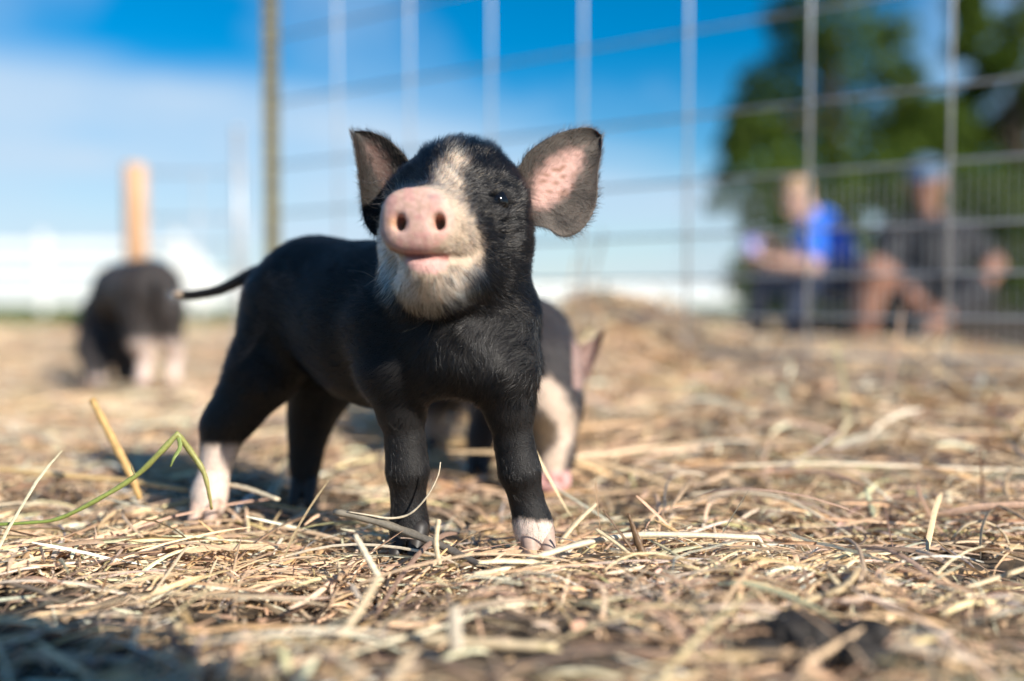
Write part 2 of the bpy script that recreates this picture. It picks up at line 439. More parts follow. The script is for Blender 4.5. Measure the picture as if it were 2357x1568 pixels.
# ------------------------------------------------------------------ straw litter (uncountable: one object)
STRAW = np.array([1.20, 1.15, 1.27]) * np.array([[0.60, 0.45, 0.27], [0.52, 0.37, 0.20], [0.68, 0.55, 0.37], [0.44, 0.32, 0.19], [0.34, 0.235, 0.135], [0.58, 0.40, 0.19], [0.25, 0.175, 0.11], [0.40, 0.36, 0.28], [0.13, 0.09, 0.06], [0.30, 0.31, 0.13]])
SPROB = np.array([0.24, 0.19, 0.17, 0.12, 0.09, 0.08, 0.05, 0.04, 0.015, 0.005]); SPROB /= SPROB.sum()
def ground_points(n, y0, y1, spread, power):
    u = rng.random(n); y = (y0 ** power + u * (y1 ** power - y0 ** power)) ** (1 / power)
    x = (rng.random(n) * 2 - 1) * (spread * y + 0.16)
    return x, y
def keep_patch(x, y, base):
    """thinner litter where soil shows: front left corner (with its painted shade), front right, strip at the very front"""
    thin = 0.55 * np.exp(-(((x + 0.34) / 0.20) ** 2 + ((y - 0.45) / 0.14) ** 2) ** 1.5)
    thin = np.maximum(thin, 0.90 * np.exp(-((x - 0.40) / 0.20) ** 2 - ((y - 0.62) / 0.15) ** 2))
    thin = np.maximum(thin, 0.55 * np.exp(-((x - 0.10) / 0.4) ** 2 - ((y - 0.48) / 0.09) ** 2))
    thin = np.maximum(thin, 0.55 * np.exp(-((x + 0.20) / 0.22) ** 2 - ((y - 0.88) / 0.10) ** 2))
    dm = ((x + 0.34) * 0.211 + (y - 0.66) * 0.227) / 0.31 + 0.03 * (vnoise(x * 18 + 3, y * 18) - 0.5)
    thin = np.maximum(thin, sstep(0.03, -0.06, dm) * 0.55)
    patch = sstep(0.40, 0.62, 0.65 * vnoise(x * 7 + 40, y * 7 + 12) + 0.35 * vnoise(x * 19 + 4, y * 19 + 2))
    p = (1 - thin) * (base + (1 - base) * patch)
    return rng.random(len(x)) < p
def blades(x, y, L, wd, lift, segs, cup, tiltmax=0.16, standing=0.03, bright=1.0):
    n = len(x); th = rng.random(n) * 2 * np.pi; bend = rng.normal(0, 0.55, n) * np.clip(L / 0.12, 0.2, 1.2)
    tilt = rng.normal(0, tiltmax * 0.5, n)
    up = rng.random(n) < standing
    tilt = np.where(up, rng.uniform(0.35, 1.1, n), tilt)
    t = np.linspace(-0.5, 0.5, segs + 1)
    ang = th[:, None] + bend[:, None] * t[None, :] * 1.1 + np.where(rng.random(n) < 0.12, rng.normal(0, 1.1, n), 0)[:, None] * (t[None, :] > rng.uniform(-0.3, 0.3, n)[:, None])
    ct = np.cos(tilt)[:, None]
    dx = np.cos(ang) * L[:, None] / segs * ct; dy = np.sin(ang) * L[:, None] / segs * ct
    px = x[:, None] + np.cumsum(dx, 1) - dx.sum(1, keepdims=True) / 2; py = y[:, None] + np.cumsum(dy, 1) - dy.sum(1, keepdims=True) / 2
    arch = rng.normal(0, 0.05, n)[:, None] * L[:, None] * (1 - (2 * t[None, :]) ** 2)
    hz = H(px, py)
    tz = np.where(up, np.sin(tilt) * L, np.sin(tilt) * L)[:, None] * (t[None, :] + np.where(up, 0.42, 0.0)[:, None])
    pz = np.maximum(hz * 0.6 + 0.4 * hz.mean(1, keepdims=True) + lift[:, None] + tz + np.abs(arch), hz + 0.0006)
    C = np.stack([px, py, pz], 2)
    side = np.stack([-np.sin(ang), np.cos(ang), np.zeros_like(ang)], 2)
    roll = rng.normal(0, 0.7, n)[:, None] + rng.normal(0, 0.5, n)[:, None] * t[None, :]
    upv = np.array([0, 0, 1.0])
    sd = side * np.cos(roll)[..., None] + upv * np.sin(roll)[..., None]
    nd = -side * np.sin(roll)[..., None] + upv * np.cos(roll)[..., None]
    prof = np.clip(1.25 - 0.9 * (np.abs(t) * 2) ** 3, 0.12, 1)[None, :, None]
    hw = (wd / 2)[:, None, None] * prof
    A = C - sd * hw; B = C + nd * hw * cup; D = C + sd * hw
    V = np.stack([A, B, D], 2).reshape(-1, 3)
    k = segs + 1; base = (np.arange(n) * k * 3)[:, None]; j = (np.arange(segs) * 3)[None, :]
    o = (base + j).ravel()
    Q = np.concatenate([np.stack([o, o + 1, o + 4, o + 3], 1), np.stack([o + 1, o + 2, o + 5, o + 4], 1)])
    ci = rng.choice(len(STRAW), n, p=SPROB); col = bright * STRAW[ci] * rng.uniform(0.72, 1.16, (n, 1)) * (1 + rng.normal(0, 0.04, (n, 3)))
    col = np.repeat(col, k * 3, axis=0)
    return V, Q, np.clip(col, 0.01, 0.82)
parts = []
def lay(n, y0, y1, spread, power, Lr, Wr, lift, segs, cup=0.55, base=0.35, tiltmax=0.16, standing=0.0, bright=1.0):
    x, y = ground_points(n, y0, y1, spread, power); k = keep_patch(x, y, base); x, y = x[k], y[k]; n = len(x)
    L = np.exp(rng.uniform(math.log(Lr[0]), math.log(Lr[1]), n)); wd = np.exp(rng.uniform(math.log(Wr[0]), math.log(Wr[1]), n))
    parts.append(blades(x, y, L, wd, rng.random(n) ** 1.3 * lift, segs, cup, tiltmax, standing, bright))
lay(36000, 0.24, 1.35, 0.62, 1.6, (0.012, 0.10), (0.0007, 0.0036), 0.016, 5, standing=0.006, tiltmax=0.40, bright=1.28, base=0.04)
lay(3000, 0.34, 1.40, 0.62, 1.7, (0.07, 0.20), (0.0012, 0.0042), 0.018, 9, cup=0.9, standing=0.0)
lay(52000, 0.24, 1.25, 0.60, 1.5, (0.004, 0.024), (0.0008, 0.0034), 0.010, 2, base=0.22, tiltmax=0.5, standing=0.06, bright=1.15)
lay(3600, 0.36, 1.3, 0.62, 1.6, (0.03, 0.12), (0.0018, 0.0044), 0.022, 6, base=0.15, tiltmax=0.35, standing=0.012, bright=1.42)
lay(26000, 1.15, 4.2, 0.62, 1.5, (0.04, 0.20), (0.0016, 0.0055), 0.030, 5, base=0.8, tiltmax=0.25, standing=0.003, bright=1.22)
lay(9000, 3.5, 8.0, 0.66, 1.4, (0.10, 0.35), (0.004, 0.012), 0.03, 4, base=0.8, bright=1.2)
lay(2200, 0.30, 1.3, 0.62, 1.6, (0.012, 0.045), (0.003, 0.007), 0.014, 4, cup=0.25, tiltmax=0.3)
# the heaped bank by the panel is looser and deeper
n = 9000; si = rng.uniform(1.6, 10, n); sdp = rng.normal(0.05, 0.28, n)
bx = FP0[0] + FU[0] * si * FLEN + FN[0] * sdp; by = FP0[1] + FU[1] * si * FLEN + FN[1] * sdp
L = np.exp(rng.uniform(math.log(0.05), math.log(0.24), n))
parts.append(blades(bx, by, L, np.exp(rng.uniform(math.log(0.002), math.log(0.006), n)), rng.random(n) * 0.040, 6, 0.7, 0.4, 0.008, 1.2))
off = 0; VV, QQ, CC = [], [], []
for v_, q_, c_ in parts: VV.append(v_); QQ.append(q_ + off); CC.append(c_); off += len(v_)
sm = mesh_np('straw_litter', np.concatenate(VV), np.concatenate(QQ), smooth=True)
color_attr(sm, np.concatenate(CC))
M_straw = mat('straw', rough=0.5, spec=0.4, attr='tint', noise=((420, 420, 420), 0.25), trans=0.12)
tag(link('straw_litter', sm, M_straw), 'dry golden straw and chaff strewn thickly over the pen floor', 'straw', kind='stuff')
del VV, QQ, CC, parts

# ------------------------------------------------------------------ wire panel beside the pen
M_galv = mat('galvanised_wire', (0.46, 0.47, 0.49), 0.45, 0.4, noise=((30, 30, 30), 0.15))
M_galv_dull = mat('dull_galvanised_wire', (0.40, 0.42, 0.44), 0.5, 0.5, noise=((30, 30, 30), 0.15))
def rod_mesh(name, a, b_, r, sides=8, m_=None):
    P = np.linspace(a, b_, 3); v, q, tr = tube(P, r, sides); me = mesh_np(name, v, q, tr)
    if m_: me.materials.append(m_)
    return me
PANEL_Z = [0.035, 0.09, 0.15, 0.213, 0.284, 0.373, 0.48, 0.62, 0.765, 0.91, 1.07, 1.24]
def wire_panel(label, p0, u, n0, n1, step, zs, group, r=0.0030):
    root = empty('wire_panel', (p0[0] + u[0] * n0 * step, p0[1] + u[1] * n0 * step, 0)); tag(root, label, 'fence panel', group)
    top = zs[-1]
    vm = rod_mesh('stay_wire', (0, 0, -0.02), (0, 0, top + 0.01), r, 8, M_galv)
    L = (n1 - n0) * step
    hm = rod_mesh('line_wire', (-0.01 * u[0], -0.01 * u[1], 0), (u[0] * (L + 0.01), u[1] * (L + 0.01), 0), r, 8, M_galv_dull)
    for i in range(n1 - n0 + 1):
        o = bpy.data.objects.new('stay_wire', vm); COL.objects.link(o); o.parent = root; o.location = (u[0] * i * step, u[1] * i * step, 0)
    nn = (-u[1], u[0])
    for z in zs:
        o = bpy.data.objects.new('line_wire', hm); COL.objects.link(o); o.parent = root; o.location = (nn[0] * 2 * r, nn[1] * 2 * r, z)
    return root
pA = wire_panel('tall galvanised wire panel with thick stays between the pen and the people', FP0, FU, -1, 12, FLEN, PANEL_Z, 'wire stock panels', 0.0025)
# fine vertical mesh wired to the foot of that panel
V_, Q_, T_ = [], [], []; o_ = 0
for s_ in np.arange(3.9 * FLEN, 12 * FLEN, 0.0127):
    p = FP0 + FU * s_ + FN * 0.009
    v, q, tr = tube([(p[0], p[1], 0.0), (p[0], p[1], 0.19), (p[0], p[1], 0.375)], 0.00055, 4, cap=False)
    V_.append(v); Q_ += [tuple(np.array(k) + o_) for k in q]; o_ += len(v)
fm = mesh_np('wire_mesh', np.concatenate(V_), Q_)
tag(link('wire_mesh', fm, M_galv_dull, pA), kind='stuff')
# panel beyond, tied to the wooden post
pB = wire_panel('low wire panel tied to the orange wooden post', (-1.235, 3.40), np.array([1.0, 0.0]), 0, 2, 0.165, [0.05, 0.13, 0.213, 0.284, 0.373, 0.462, 0.616], 'wire stock panels', 0.0034)

# steel T post at the end of the tall panel
tp = fence_xy(-1) - FN * 0.004
root = empty('steel_post', (tp[0], tp[1], 0)); tag(root, 'olive green studded steel post at the end of the tall wire panel', 'fence post')
M_olive = mat('olive_paint', (0.17, 0.145, 0.065), 0.6, 0.0, noise=((60, 60, 25), 0.35))
M_rust = mat('worn_steel', (0.16, 0.10, 0.06), 0.7, 0.4, noise=((60, 60, 25), 0.3))
link('flange', box((tp[0] - 0.017, tp[1] - 0.002, -0.05), (tp[0] + 0.017, tp[1] + 0.002, 1.36), 0.0008), M_olive, root)
link('web', box((tp[0] - 0.002, tp[1] + 0.0025, -0.05), (tp[0] + 0.002, tp[1] + 0.034, 1.355), 0.0008), M_olive, root)
sm_ = box((-0.006, -0.0085, -0.004), (0.006, -0.0025, 0.004), 0.001); sm_.materials.append(M_rust)
for k in range(26):
    o = bpy.data.objects.new('stud', sm_); COL.objects.link(o); o.parent = root; o.location = (0, 0, 0.02 + k * 0.052)

# wooden post and galvanised pipe by the low panel
wp = np.array([-1.262, 3.35])
root = empty('wooden_post', (wp[0], wp[1], 0)); tag(root, 'round orange treated wooden post behind the grazing piglet', 'fence post')
M_wood = mat('treated_pine', (0.54, 0.32, 0.18), 0.75, noise=((60, 60, 5), 0.45), bump=(60, 0.4, 0.003))
v, q, tr = tube([(wp[0], wp[1], z_) for z_ in (-.05, .1, .3, .5, .628)], [.0365, .036, .0355, .0362, .0355], 18); link('shaft', mesh_np('shaft', v, q, tr), M_wood, root)
M_endgrain = mat('sawn_end', (0.62, 0.42, 0.24), 0.8, noise=((90, 90, 90), 0.25))
v, q, tr = tube([(wp[0], wp[1], z_) for z_ in (.6285, .634, .638)], [.0350, .0345, .031], 18); link('sawn_top', mesh_np('sawn_top', v, q, tr), M_endgrain, root)
pp = np.array([-0.912, 3.33])
root = empty('pipe_post', (pp[0], pp[1], 0)); tag(root, 'pale galvanised pipe post standing at the end of the low wire panel', 'fence post')
v, q, tr = tube([(pp[0], pp[1], -0.05), (pp[0], pp[1], 0.4), (pp[0], pp[1], 0.74)], 0.012, 14); link('pipe', mesh_np('pipe', v, q, tr), M_galv, root)
v, q, tr = tube([(pp[0], pp[1], 0.741), (pp[0], pp[1], 0.752), (pp[0], pp[1], 0.758)], [0.0145, 0.0145, 0.008], 14); link('cap', mesh_np('cap', v, q, tr), M_galv, root)

# ------------------------------------------------------------------ white rail fence round the paddock
M_vinyl = mat('white_paint', (0.80, 0.80, 0.79), 0.45, noise=((2, 2, 2), 0.06))
def rail_fence(label, a, b_, bays):
    a = np.array(a, float); b_ = np.array(b_, float); u = (b_ - a) / np.linalg.norm(b_ - a); L = np.linalg.norm(b_ - a); st = L / bays
    root = empty('rail_fence', (a[0], a[1], 0)); tag(root, label, 'fence', 'white paddock fences')
    ang = math.atan2(u[1], u[0])
    pm = box((-0.065, -0.065, -0.05), (0.065, 0.065, 1.42), 0.008); pm.materials.append(M_vinyl)
    cm = box((-0.08, -0.08, 1.4205), (0.08, 0.08, 1.46), 0.015); cm.materials.append(M_vinyl)
    rm = box((0.067, -0.02, -0.085), (st - 0.067, 0.02, 0.085), 0.006); rm.materials.append(M_vinyl)
    for i in range(bays + 1):
        p = u * st * i
        o = bpy.data.objects.new('post', pm); COL.objects.link(o); o.parent = root; o.location = (p[0], p[1], 0); o.rotation_euler.z = ang
        c = bpy.data.objects.new('post_cap', cm); COL.objects.link(c); c.parent = o
        if i < bays:
            for z in (0.24, 0.56, 0.88, 1.20):
                r_ = bpy.data.objects.new('rail', rm); COL.objects.link(r_); r_.parent = root; r_.location = (p[0], p[1], z); r_.rotation_euler.z = ang
    return root
rail_fence('white four rail fence across the grass behind the orange wooden post', (-13.26, 18.0), (-6.06, 18.0), 3)
rail_fence('white four rail fence running back from the corner across the grass', (-6.2, 18.6), (-12.5, 42.0), 10)
rail_fence('white four rail fence far off beyond the straw bank', (-12.3, 43.0), (33.0, 82.0), 24)

# grass along the foot of the white fence
n = 9000; gx_ = rng.uniform(-15, 4, n); gy_ = rng.uniform(8.6, 19, n)
hh = rng.uniform(0.04, 0.13, n); an = rng.random(n) * 6.28; wv = 0.010
V = np.stack([np.stack([gx_ - wv * np.cos(an), gy_ - wv * np.sin(an), np.zeros(n) - 0.02], 1), np.stack([gx_ + wv * np.cos(an), gy_ + wv * np.sin(an), np.zeros(n) - 0.02], 1), np.stack([gx_ + rng.normal(0, 0.04, n), gy_ + rng.normal(0, 0.04, n), hh], 1)], 1).reshape(-1, 3)
me = mesh_np('grass', V, None, np.arange(3 * n).reshape(-1, 3))
tag(link('grass', me, mat('grass_blade', (0.10, 0.15, 0.035), 0.7, trans=0.3)), 'low green grass growing in front of the white fence', 'grass', kind='stuff')

# ------------------------------------------------------------------ piglets
M_skin = mat('pig_skin', rough=0.55, spec=0.25, attr='tint', noise=((260, 260, 260), 0.16), bump=(1100, 0.7, 0.0009), sss=0.15)
M_eye = mat('wet_eye', (0.004, 0.0035, 0.0035), 0.08, spec=0.4)
M_hoof_pale = mat('pale_hoof', (0.42, 0.30, 0.24), 0.5, noise=((80, 80, 300), 0.2))
M_hoof_dark = mat('dark_hoof', (0.028, 0.024, 0.022), 0.5, noise=((80, 80, 300), 0.3))
M_fur = bpy.data.materials.new('piglet_hair'); M_fur.use_nodes = True; t = M_fur.node_tree; t.nodes.clear()
at = N(t, 'ShaderNodeAttribute'); at.attribute_name = 'tint'
hb = N(t, 'ShaderNodeBsdfHairPrincipled', parametrization='COLOR'); hb.inputs['Roughness'].default_value = 0.14; hb.inputs['Radial Roughness'].default_value = 0.45
hb.inputs['IOR'].default_value = 1.42
hb.inputs['Random Roughness'].default_value = 0.2
t.links.new(at.outputs['Color'], hb.inputs['Color']); ot = N(t, 'ShaderNodeOutputMaterial'); t.links.new(hb.outputs[0], ot.inputs[0])

BLACK_SKIN = np.array([0.010, 0.009, 0.009]); PINK = np.array([0.62, 0.395, 0.335]); CREAM_SKIN = np.array([0.52, 0.40, 0.30])
BLACK_HAIR = np.array([0.0045, 0.0042, 0.0046]); CREAM_HAIR = np.array([0.60, 0.52, 0.39])

def hoof(parent, c, fwd, scale, m_):
    """two blunt toes"""
    f = np.array([fwd[0], fwd[1], 0.0]); f /= np.linalg.norm(f); sd_ = np.array([-f[1], f[0], 0])
    g = SDF(np.array(c) - 0.026 * scale, np.array(c) + 0.026 * scale, 0.0016 * scale)
    for s_ in (-1, 1):
        a = np.array(c) + sd_ * s_ * 0.0056 * scale - f * 0.004 * scale + np.array([0, 0, 0.010]) * scale
        e = np.array(c) + sd_ * s_ * 0.0068 * scale + f * 0.010 * scale + np.array([0, 0, -0.006]) * scale
        g.cone(a, e, 0.0072 * scale, 0.0048 * scale, 0.0015 * scale)
    v, q = g.mesh(1)
    return link('hoof', mesh_np('hoof', v, q), m_, parent)

def scatter_fur(V, Q, weight, n):
    tri = np.concatenate([Q[:, [0, 1, 2]], Q[:, [0, 2, 3]]])
    ar = 0.5 * np.linalg.norm(np.cross(V[tri[:, 1]] - V[tri[:, 0]], V[tri[:, 2]] - V[tri[:, 0]]), axis=1) * weight[tri].mean(1)
    cum = np.cumsum(ar); f = np.searchsorted(cum, rng.random(n) * cum[-1]); f = np.clip(f, 0, len(tri) - 1)
    u = rng.random((n, 2)); fl = u.sum(1) > 1; u[fl] = 1 - u[fl]
    bc = np.stack([1 - u.sum(1), u[:, 0], u[:, 1]], 1)
    return tri[f], bc
def grow(V, Nn, tri, bc, flow, length, lift, m=5, curl=0.35):
    I = lambda A: (A[tri] * (bc[..., None] if A.ndim == 2 else bc)).sum(1)
    p = I(V); n_ = I(Nn); n_ /= np.linalg.norm(n_, axis=1, keepdims=True); fl = I(flow)
    q_ = p * 210.0
    cl3 = np.stack([vnoise(q_[:, 0] + 0.7 * q_[:, 2] + 13 * k, q_[:, 1] * 0.8 - 0.9 * q_[:, 2] + 57 * k) - 0.5 for k in range(3)], 1)
    q_ = p * 60.0
    cl3 = cl3 + np.stack([vnoise(q_[:, 0] + 0.7 * q_[:, 2] + 3 * k, q_[:, 1] * 0.8 - 0.9 * q_[:, 2] + 7 * k) - 0.5 for k in range(3)], 1)
    fl = fl / (np.linalg.norm(fl, axis=1, keepdims=True) + 1e-9) + cl3 * 0.75 + rng.normal(0, 0.14, fl.shape)
    fl -= n_ * (fl * n_).sum(1, keepdims=True); fl /= np.linalg.norm(fl, axis=1, keepdims=True) + 1e-9
    L = I(length) * rng.uniform(0.6, 1.25, len(p)); lf = np.clip(I(lift) + rng.normal(0, 0.10, len(p)), 0.05, 1.4)
    d0 = fl * np.cos(lf)[:, None] + n_ * np.sin(lf)[:, None]
    t_ = np.linspace(0, 1, m)[None, :, None]
    return p[:, None] - n_[:, None] * 0.0004 + L[:, None, None] * (t_ * d0[:, None] + t_ ** 2 * curl * (0.6 * fl[:, None] - 0.8 * np.sin(lf)[:, None, None] * n_[:, None]))

def ear_sheet(U, L_, dfun, thick, nu=30, nv=26):
    """curved ear from two edge curves in pixels (base -> tip); dfun(s, t) gives distance. returns front and back grids"""
    U = resample(catmull(U, 60), nu); L_ = resample(catmull(L_, 60), nu)
    F = np.zeros((nu, nv, 3)); B = np.zeros((nu, nv, 3))
    for i in range(nu):
        s_ = i / (nu - 1)
        for j in range(nv):
            t_ = j / (nv - 1); px = U[i] * (1 - t_) + L_[i] * t_; D = dfun(s_, t_)
            e = min(t_, 1 - t_) * 8; e = min(1.0, e) ** 0.5 * min(1.0, (1 - s_) * 8 + 0.02) ** 0.5
            F[i, j] = W(px[0], px[1], D); B[i, j] = W(px[0], px[1], D + thick * (0.25 + 0.75 * e) * (1.6 - 0.8 * s_))
    return F, B
def ear_mesh(F, B):
    nu, nv, _ = F.shape; V = np.concatenate([F.reshape(-1, 3), B.reshape(-1, 3)]); o = nu * nv; Q = []
    for i in range(nu - 1):
        for j in range(nv - 1):
            a = i * nv + j; Q.append((a, a + 1, a + nv + 1, a + nv)); Q.append((o + a, o + a + nv, o + a + nv + 1, o + a + 1))
    for i in range(nu - 1):
        for j, rev in ((0, False), (nv - 1, True)):
            a = i * nv + j; q = (a, a + nv, o + a + nv, o + a); Q.append(q[::-1] if rev else q)
    for j in range(nv - 1):
        a = (nu - 1) * nv + j; Q.append((a, a + 1, o + a + 1, o + a))
    Q = np.array(Q)
    n_ = vnormals(V, Q)
    # front normals should face the lens side of the sheet
    if n_[:o, 1].mean() > 0: Q = Q[:, ::-1]
    return V, Q

# ---- the standing black piglet
pig = empty('piglet', (-0.10, 0.78, 0)); tag(pig, 'black piglet with pink snout and white blaze standing and looking up', 'piglet', 'piglets in the pen')
g = SDF((-0.36, 0.58, -0.012), (0.07, 0.955, 0.315), 0.0019)
HIP = np.array([-0.162, 0.835, 0.170]); MID = np.array([-0.10, 0.782, 0.153]); CH = np.array([-0.044, 0.728, 0.160])
g.cone(HIP, MID, 0.056, 0.060, 0.02); g.cone(MID, CH, 0.061, 0.054, 0.02)
g.cone((-0.040, 0.728, 0.185), (-0.036, 0.712, 0.228), 0.051, 0.041, 0.02)                 # neck
g.cone(W(905, 760, 0.722), W(905, 850, 0.712), 0.034, 0.027, 0.014); g.cone(W(1150, 740, 0.710), W(1155, 850, 0.700), 0.029, 0.025, 0.014)   # shoulders
g.ell(W(1040, 800, 0.690), (0.028, 0.022, 0.034), 0.02)                                    # brisket
g.cone(W(1008, 850, 0.690), W(965, 905, 0.702), 0.013, 0.010, 0.010); g.cone(W(1060, 830, 0.684), W(1120, 900, 0.692), 0.013, 0.010, 0.010)
for a_, b_, r_ in (((1012, 780, .680), (985, 890, .690), .0085), ((1068, 770, .676), (1128, 885, .686), .0095), ((1000, 800, .684), (940, 900, .700), .009)):
    g.cone(W(*a_), W(*b_), r_ * 1.12, r_ * .9, 0.005)
FR = [W(912, 850, .714), W(924, 940, .714), W(934, 1030, .714), W(938, 1085, .712), W(940, 1150, .713), W(942, 1205, .712), W(942, 1232, .708)]
g.chain(FR, [.0245, .0165, .0128, .0138, .0106, .0122, .0130], 0.009)
FL = [W(1166, 850, .700), W(1172, 940, .700), W(1185, 1030, .701), W(1196, 1085, .699), W(1212, 1150, .701), W(1226, 1205, .699), W(1232, 1236, .696)]
g.chain(FL, [.0240, .0162, .0124, .0134, .0104, .0122, .0130], 0.009)
for c_, dx_ in ((FR[5], -1), (FR[5], 1), (FL[5], -1), (FL[5], 1)): g.cone(c_ + np.array([dx_ * .006, .010, -.002]), c_ + np.array([dx_ * .008, .013, -.012]), .0042, .0028, 0.003)
HR = [W(668, 735, .832), W(603, 860, .818), W(545, 945, .815), W(513, 985, .814), W(502, 1050, .811), W(484, 1130, .806), W(480, 1165, .803)]
g.chain(HR, [.043, .0275, .0190, .0155, .0108, .0112, .0130], 0.014)
HL = [W(770, 790, .868), W(738, 890, .876), W(716, 960, .880), W(708, 1010, .880), W(703, 1060, .880), W(700, 1118, .876)]
g.chain(HL, [.041, .027, .0180, .0135, .0112, .0118], 0.014)
TAIL = catmull([W(655, 632, .850), W(605, 630, .872), W(560, 642, .885), W(515, 664, .892), W(470, 676, .897), W(430, 680, .900), W(402, 676, .902)], 17)
for i in range(16): g.cone(TAIL[i], TAIL[i + 1], np.interp(i, [0, 5, 15], [.0095, .0048, .0031]), np.interp(i + 1, [0, 5, 15], [.0095, .0048, .0031]), 0.004)
# head
g.ell(W(1063, 478, .712), (.0475, .045, .0455), 0.015)
g.cone(W(1060, 560, .700), W(1040, 500, .690), .044, .041, 0.015)
g.cone(W(1126, 560, .698), W(1112, 640, .698), .027, .028, 0.014)
g.cone(W(968, 560, .694), W(985, 640, .692), .028, .030, 0.014)
g.cone(W(1045, 505, .688), W(992, 522, .646), .036, .0275, 0.012)
snN = np.array([-0.20, -0.965, 0.13]); snN /= np.linalg.norm(snN)
snR = np.cross(snN, (0, 0, 1)); snR /= np.linalg.norm(snR); snU = np.cross(snR, snN)
SN = W(961, 511, .6275)
g.ell(SN, (.0238, .0216, .0132), 0.0036, rot=[snR, snU, snN], power=2.7)
g.cone(W(1058, 560, .664), W(1030, 560, .650), .020, .017, 0.010)                           # upper lip, right
g.cone(W(1040, 640, .684), W(1000, 636, .652), .031, .0225, 0.008)                         # lower jaw
g.cone(W(1000, 632, .648), W(974, 613, .6355), .019, .0130, 0.005)
g.cone(W(1085, 615, .672), W(1050, 620, .655), .019, .016, 0.008)
# brow ridges and lids
g.cone(W(1126, 438, .684), W(1180, 450, .692), .0110, .0095, 0.007)
g.cone(W(1136, 488, .682), W(1182, 486, .690), .0095, .0085, 0.006)
g.cone(W(955, 420, .684), W(918, 440, .694), .010, .009, 0.008)
eyeR = g.hit(1156, 461, 0.62, 0.72); eyeL = next(W(x_, 470, .698) for x_ in np.arange(840, 1000, 1.0) if g.sample(W(x_, 470, .698)) < 0)
viewR = eyeR - np.array([0, 0, CAM_H]); viewR /= np.linalg.norm(viewR)
eyeRn = np.array([0.52, -0.84, 0.10]); eyeRn /= np.linalg.norm(eyeRn)
eR = np.cross(eyeRn, (0, 0, 1)); eR /= np.linalg.norm(eR); eU = np.cross(eR, eyeRn)
eR2 = eR * 0.97 - eU * 0.24 * (1 if eR[0] > 0 else -1); eR2 /= np.linalg.norm(eR2); eU2 = np.cross(eR2, eyeRn)
g.ell(eyeR, (.0120, .0027, .0085), 0.0030, 'sub', rot=[eR2, eU2, eyeRn])
g.ell(eyeL, (.0070, .0030, .0060), 0.0025, 'sub', rot=[(0, 1, 0), (0, 0, 1), (-1, 0, 0)])
for pts_ in (((1128, 505), (1160, 512), (1192, 505)), ((1120, 420), (1150, 412), (1185, 425)), ((1135, 530), (1165, 542), (1195, 535))):
    hp_ = [g.hit(x_, y_, 0.60, 0.74) for x_, y_ in pts_]
    for a_, b_ in zip(hp_[:-1], hp_[1:]): g.cone(a_, b_, .0012, .0012, 0.004, 'sub')
# nostrils and mouth
for px, py in ((919, 512), (1006, 509)):
    c = g.hit(px, py, 0.58, 0.68)
    g.ell(c, (.0038, .0052, .0230), 0.0030, 'sub', rot=[snR, snU, snN])
mouth = [g.hit(px, py, 0.58, 0.70) for px, py in ((905, 578), (925, 587), (955, 592), (985, 590), (1010, 591), (1040, 593), (1070, 592), (1098, 586))]
for i in range(len(mouth) - 1):
    r0 = 0.0014 if i < 5 else 0.0012
    g.cone(mouth[i], mouth[i + 1], r0, r0 * (0.8 if i == len(mouth) - 2 else 1), 0.0022, 'sub')
V, Q = g.mesh(2)
nb = len(V)
# ears, part of the same skin
def dR(s, t_): return 0.710 + 0.014 * s + 0.010 * math.sin(math.pi * t_) * (1 - 0.7 * s)
Fr, Br = ear_sheet([(1165, 420), (1197, 379), (1216, 350), (1260, 319), (1310, 299), (1358, 294), (1384, 311)],
                   [(1180, 520), (1235, 521), (1264, 527), (1286, 543), (1306, 546), (1336, 532), (1361, 498), (1375, 455), (1376, 400), (1384, 350), (1385, 315)], dR, 0.0042)
def dL(s, t_): return 0.722 + 0.004 * s + 0.013 * math.sin(math.pi * t_) * (1 - 0.4 * s) - 0.018 * t_ * s
Fl_, Bl_ = ear_sheet([(968, 420), (943, 374), (925, 350), (890, 319), (850, 303), (815, 302)],
                     [(925, 545), (872, 545), (852, 532), (837, 500), (829, 430), (821, 360), (812, 308)], dL, 0.0042)
vr, qr = ear_mesh(Fr, Br); vl, ql = ear_mesh(Fl_, Bl_)
# drop sheet vertices well inside the head so nothing shows through
Vall = np.concatenate([V, vr, vl]); Qall = np.concatenate([Q, qr + nb, ql + nb + len(vr)])
part_id = np.r_[np.zeros(nb, int), np.ones(len(vr), int), np.full(len(vl), 2)]
front = np.zeros(len(Vall), bool); front[nb:nb + len(vr) // 2] = True; front[nb + len(vr): nb + len(vr) + len(vl) // 2] = True
Nn = vnormals(Vall, Qall)
px, py = project(Vall); X, Y, Z = Vall.T
head = (Z > 0.165) & (Y < 0.735) & (X > -0.115) & (part_id == 0)
# markings ------------------------------------------------------------
dsn = Vall - SN; along = dsn @ snN; rad = np.sqrt((dsn @ snR / .0245) ** 2 + (dsn @ snU / .0222) ** 2)
disc = sstep(1.06, 0.90, rad) * sstep(-0.004, 0.003, along) * (part_id == 0)
muz_poly = [(872, 605), (864, 560), (872, 500), (892, 455), (940, 430), (992, 424), (996, 392), (1016, 360), (1048, 346), (1084, 358), (1078, 380), (1054, 392), (1068, 420), (1064, 442), (1080, 478), (1098, 520), (1112, 562), (1110, 596), (1098, 640), (1080, 668), (1052, 692), (1004, 710), (945, 694), (895, 655)]
pale = softpoly(px, py, muz_poly, 8, 12) * head * (Y < 0.712)
pale = pale * np.where(py < 425, 1.0, sstep(0.705, 0.690, Y))
dirt = sstep(0.45, 0.75, vnoise(px * 0.055 + 3, py * 0.055 + 8)) * sstep(560, 600, py) * sstep(985, 1060, px) + 0.55 * sstep(0.5, 0.8, vnoise(px * 0.09, py * 0.09 + 20)) * sstep(600, 640, py)
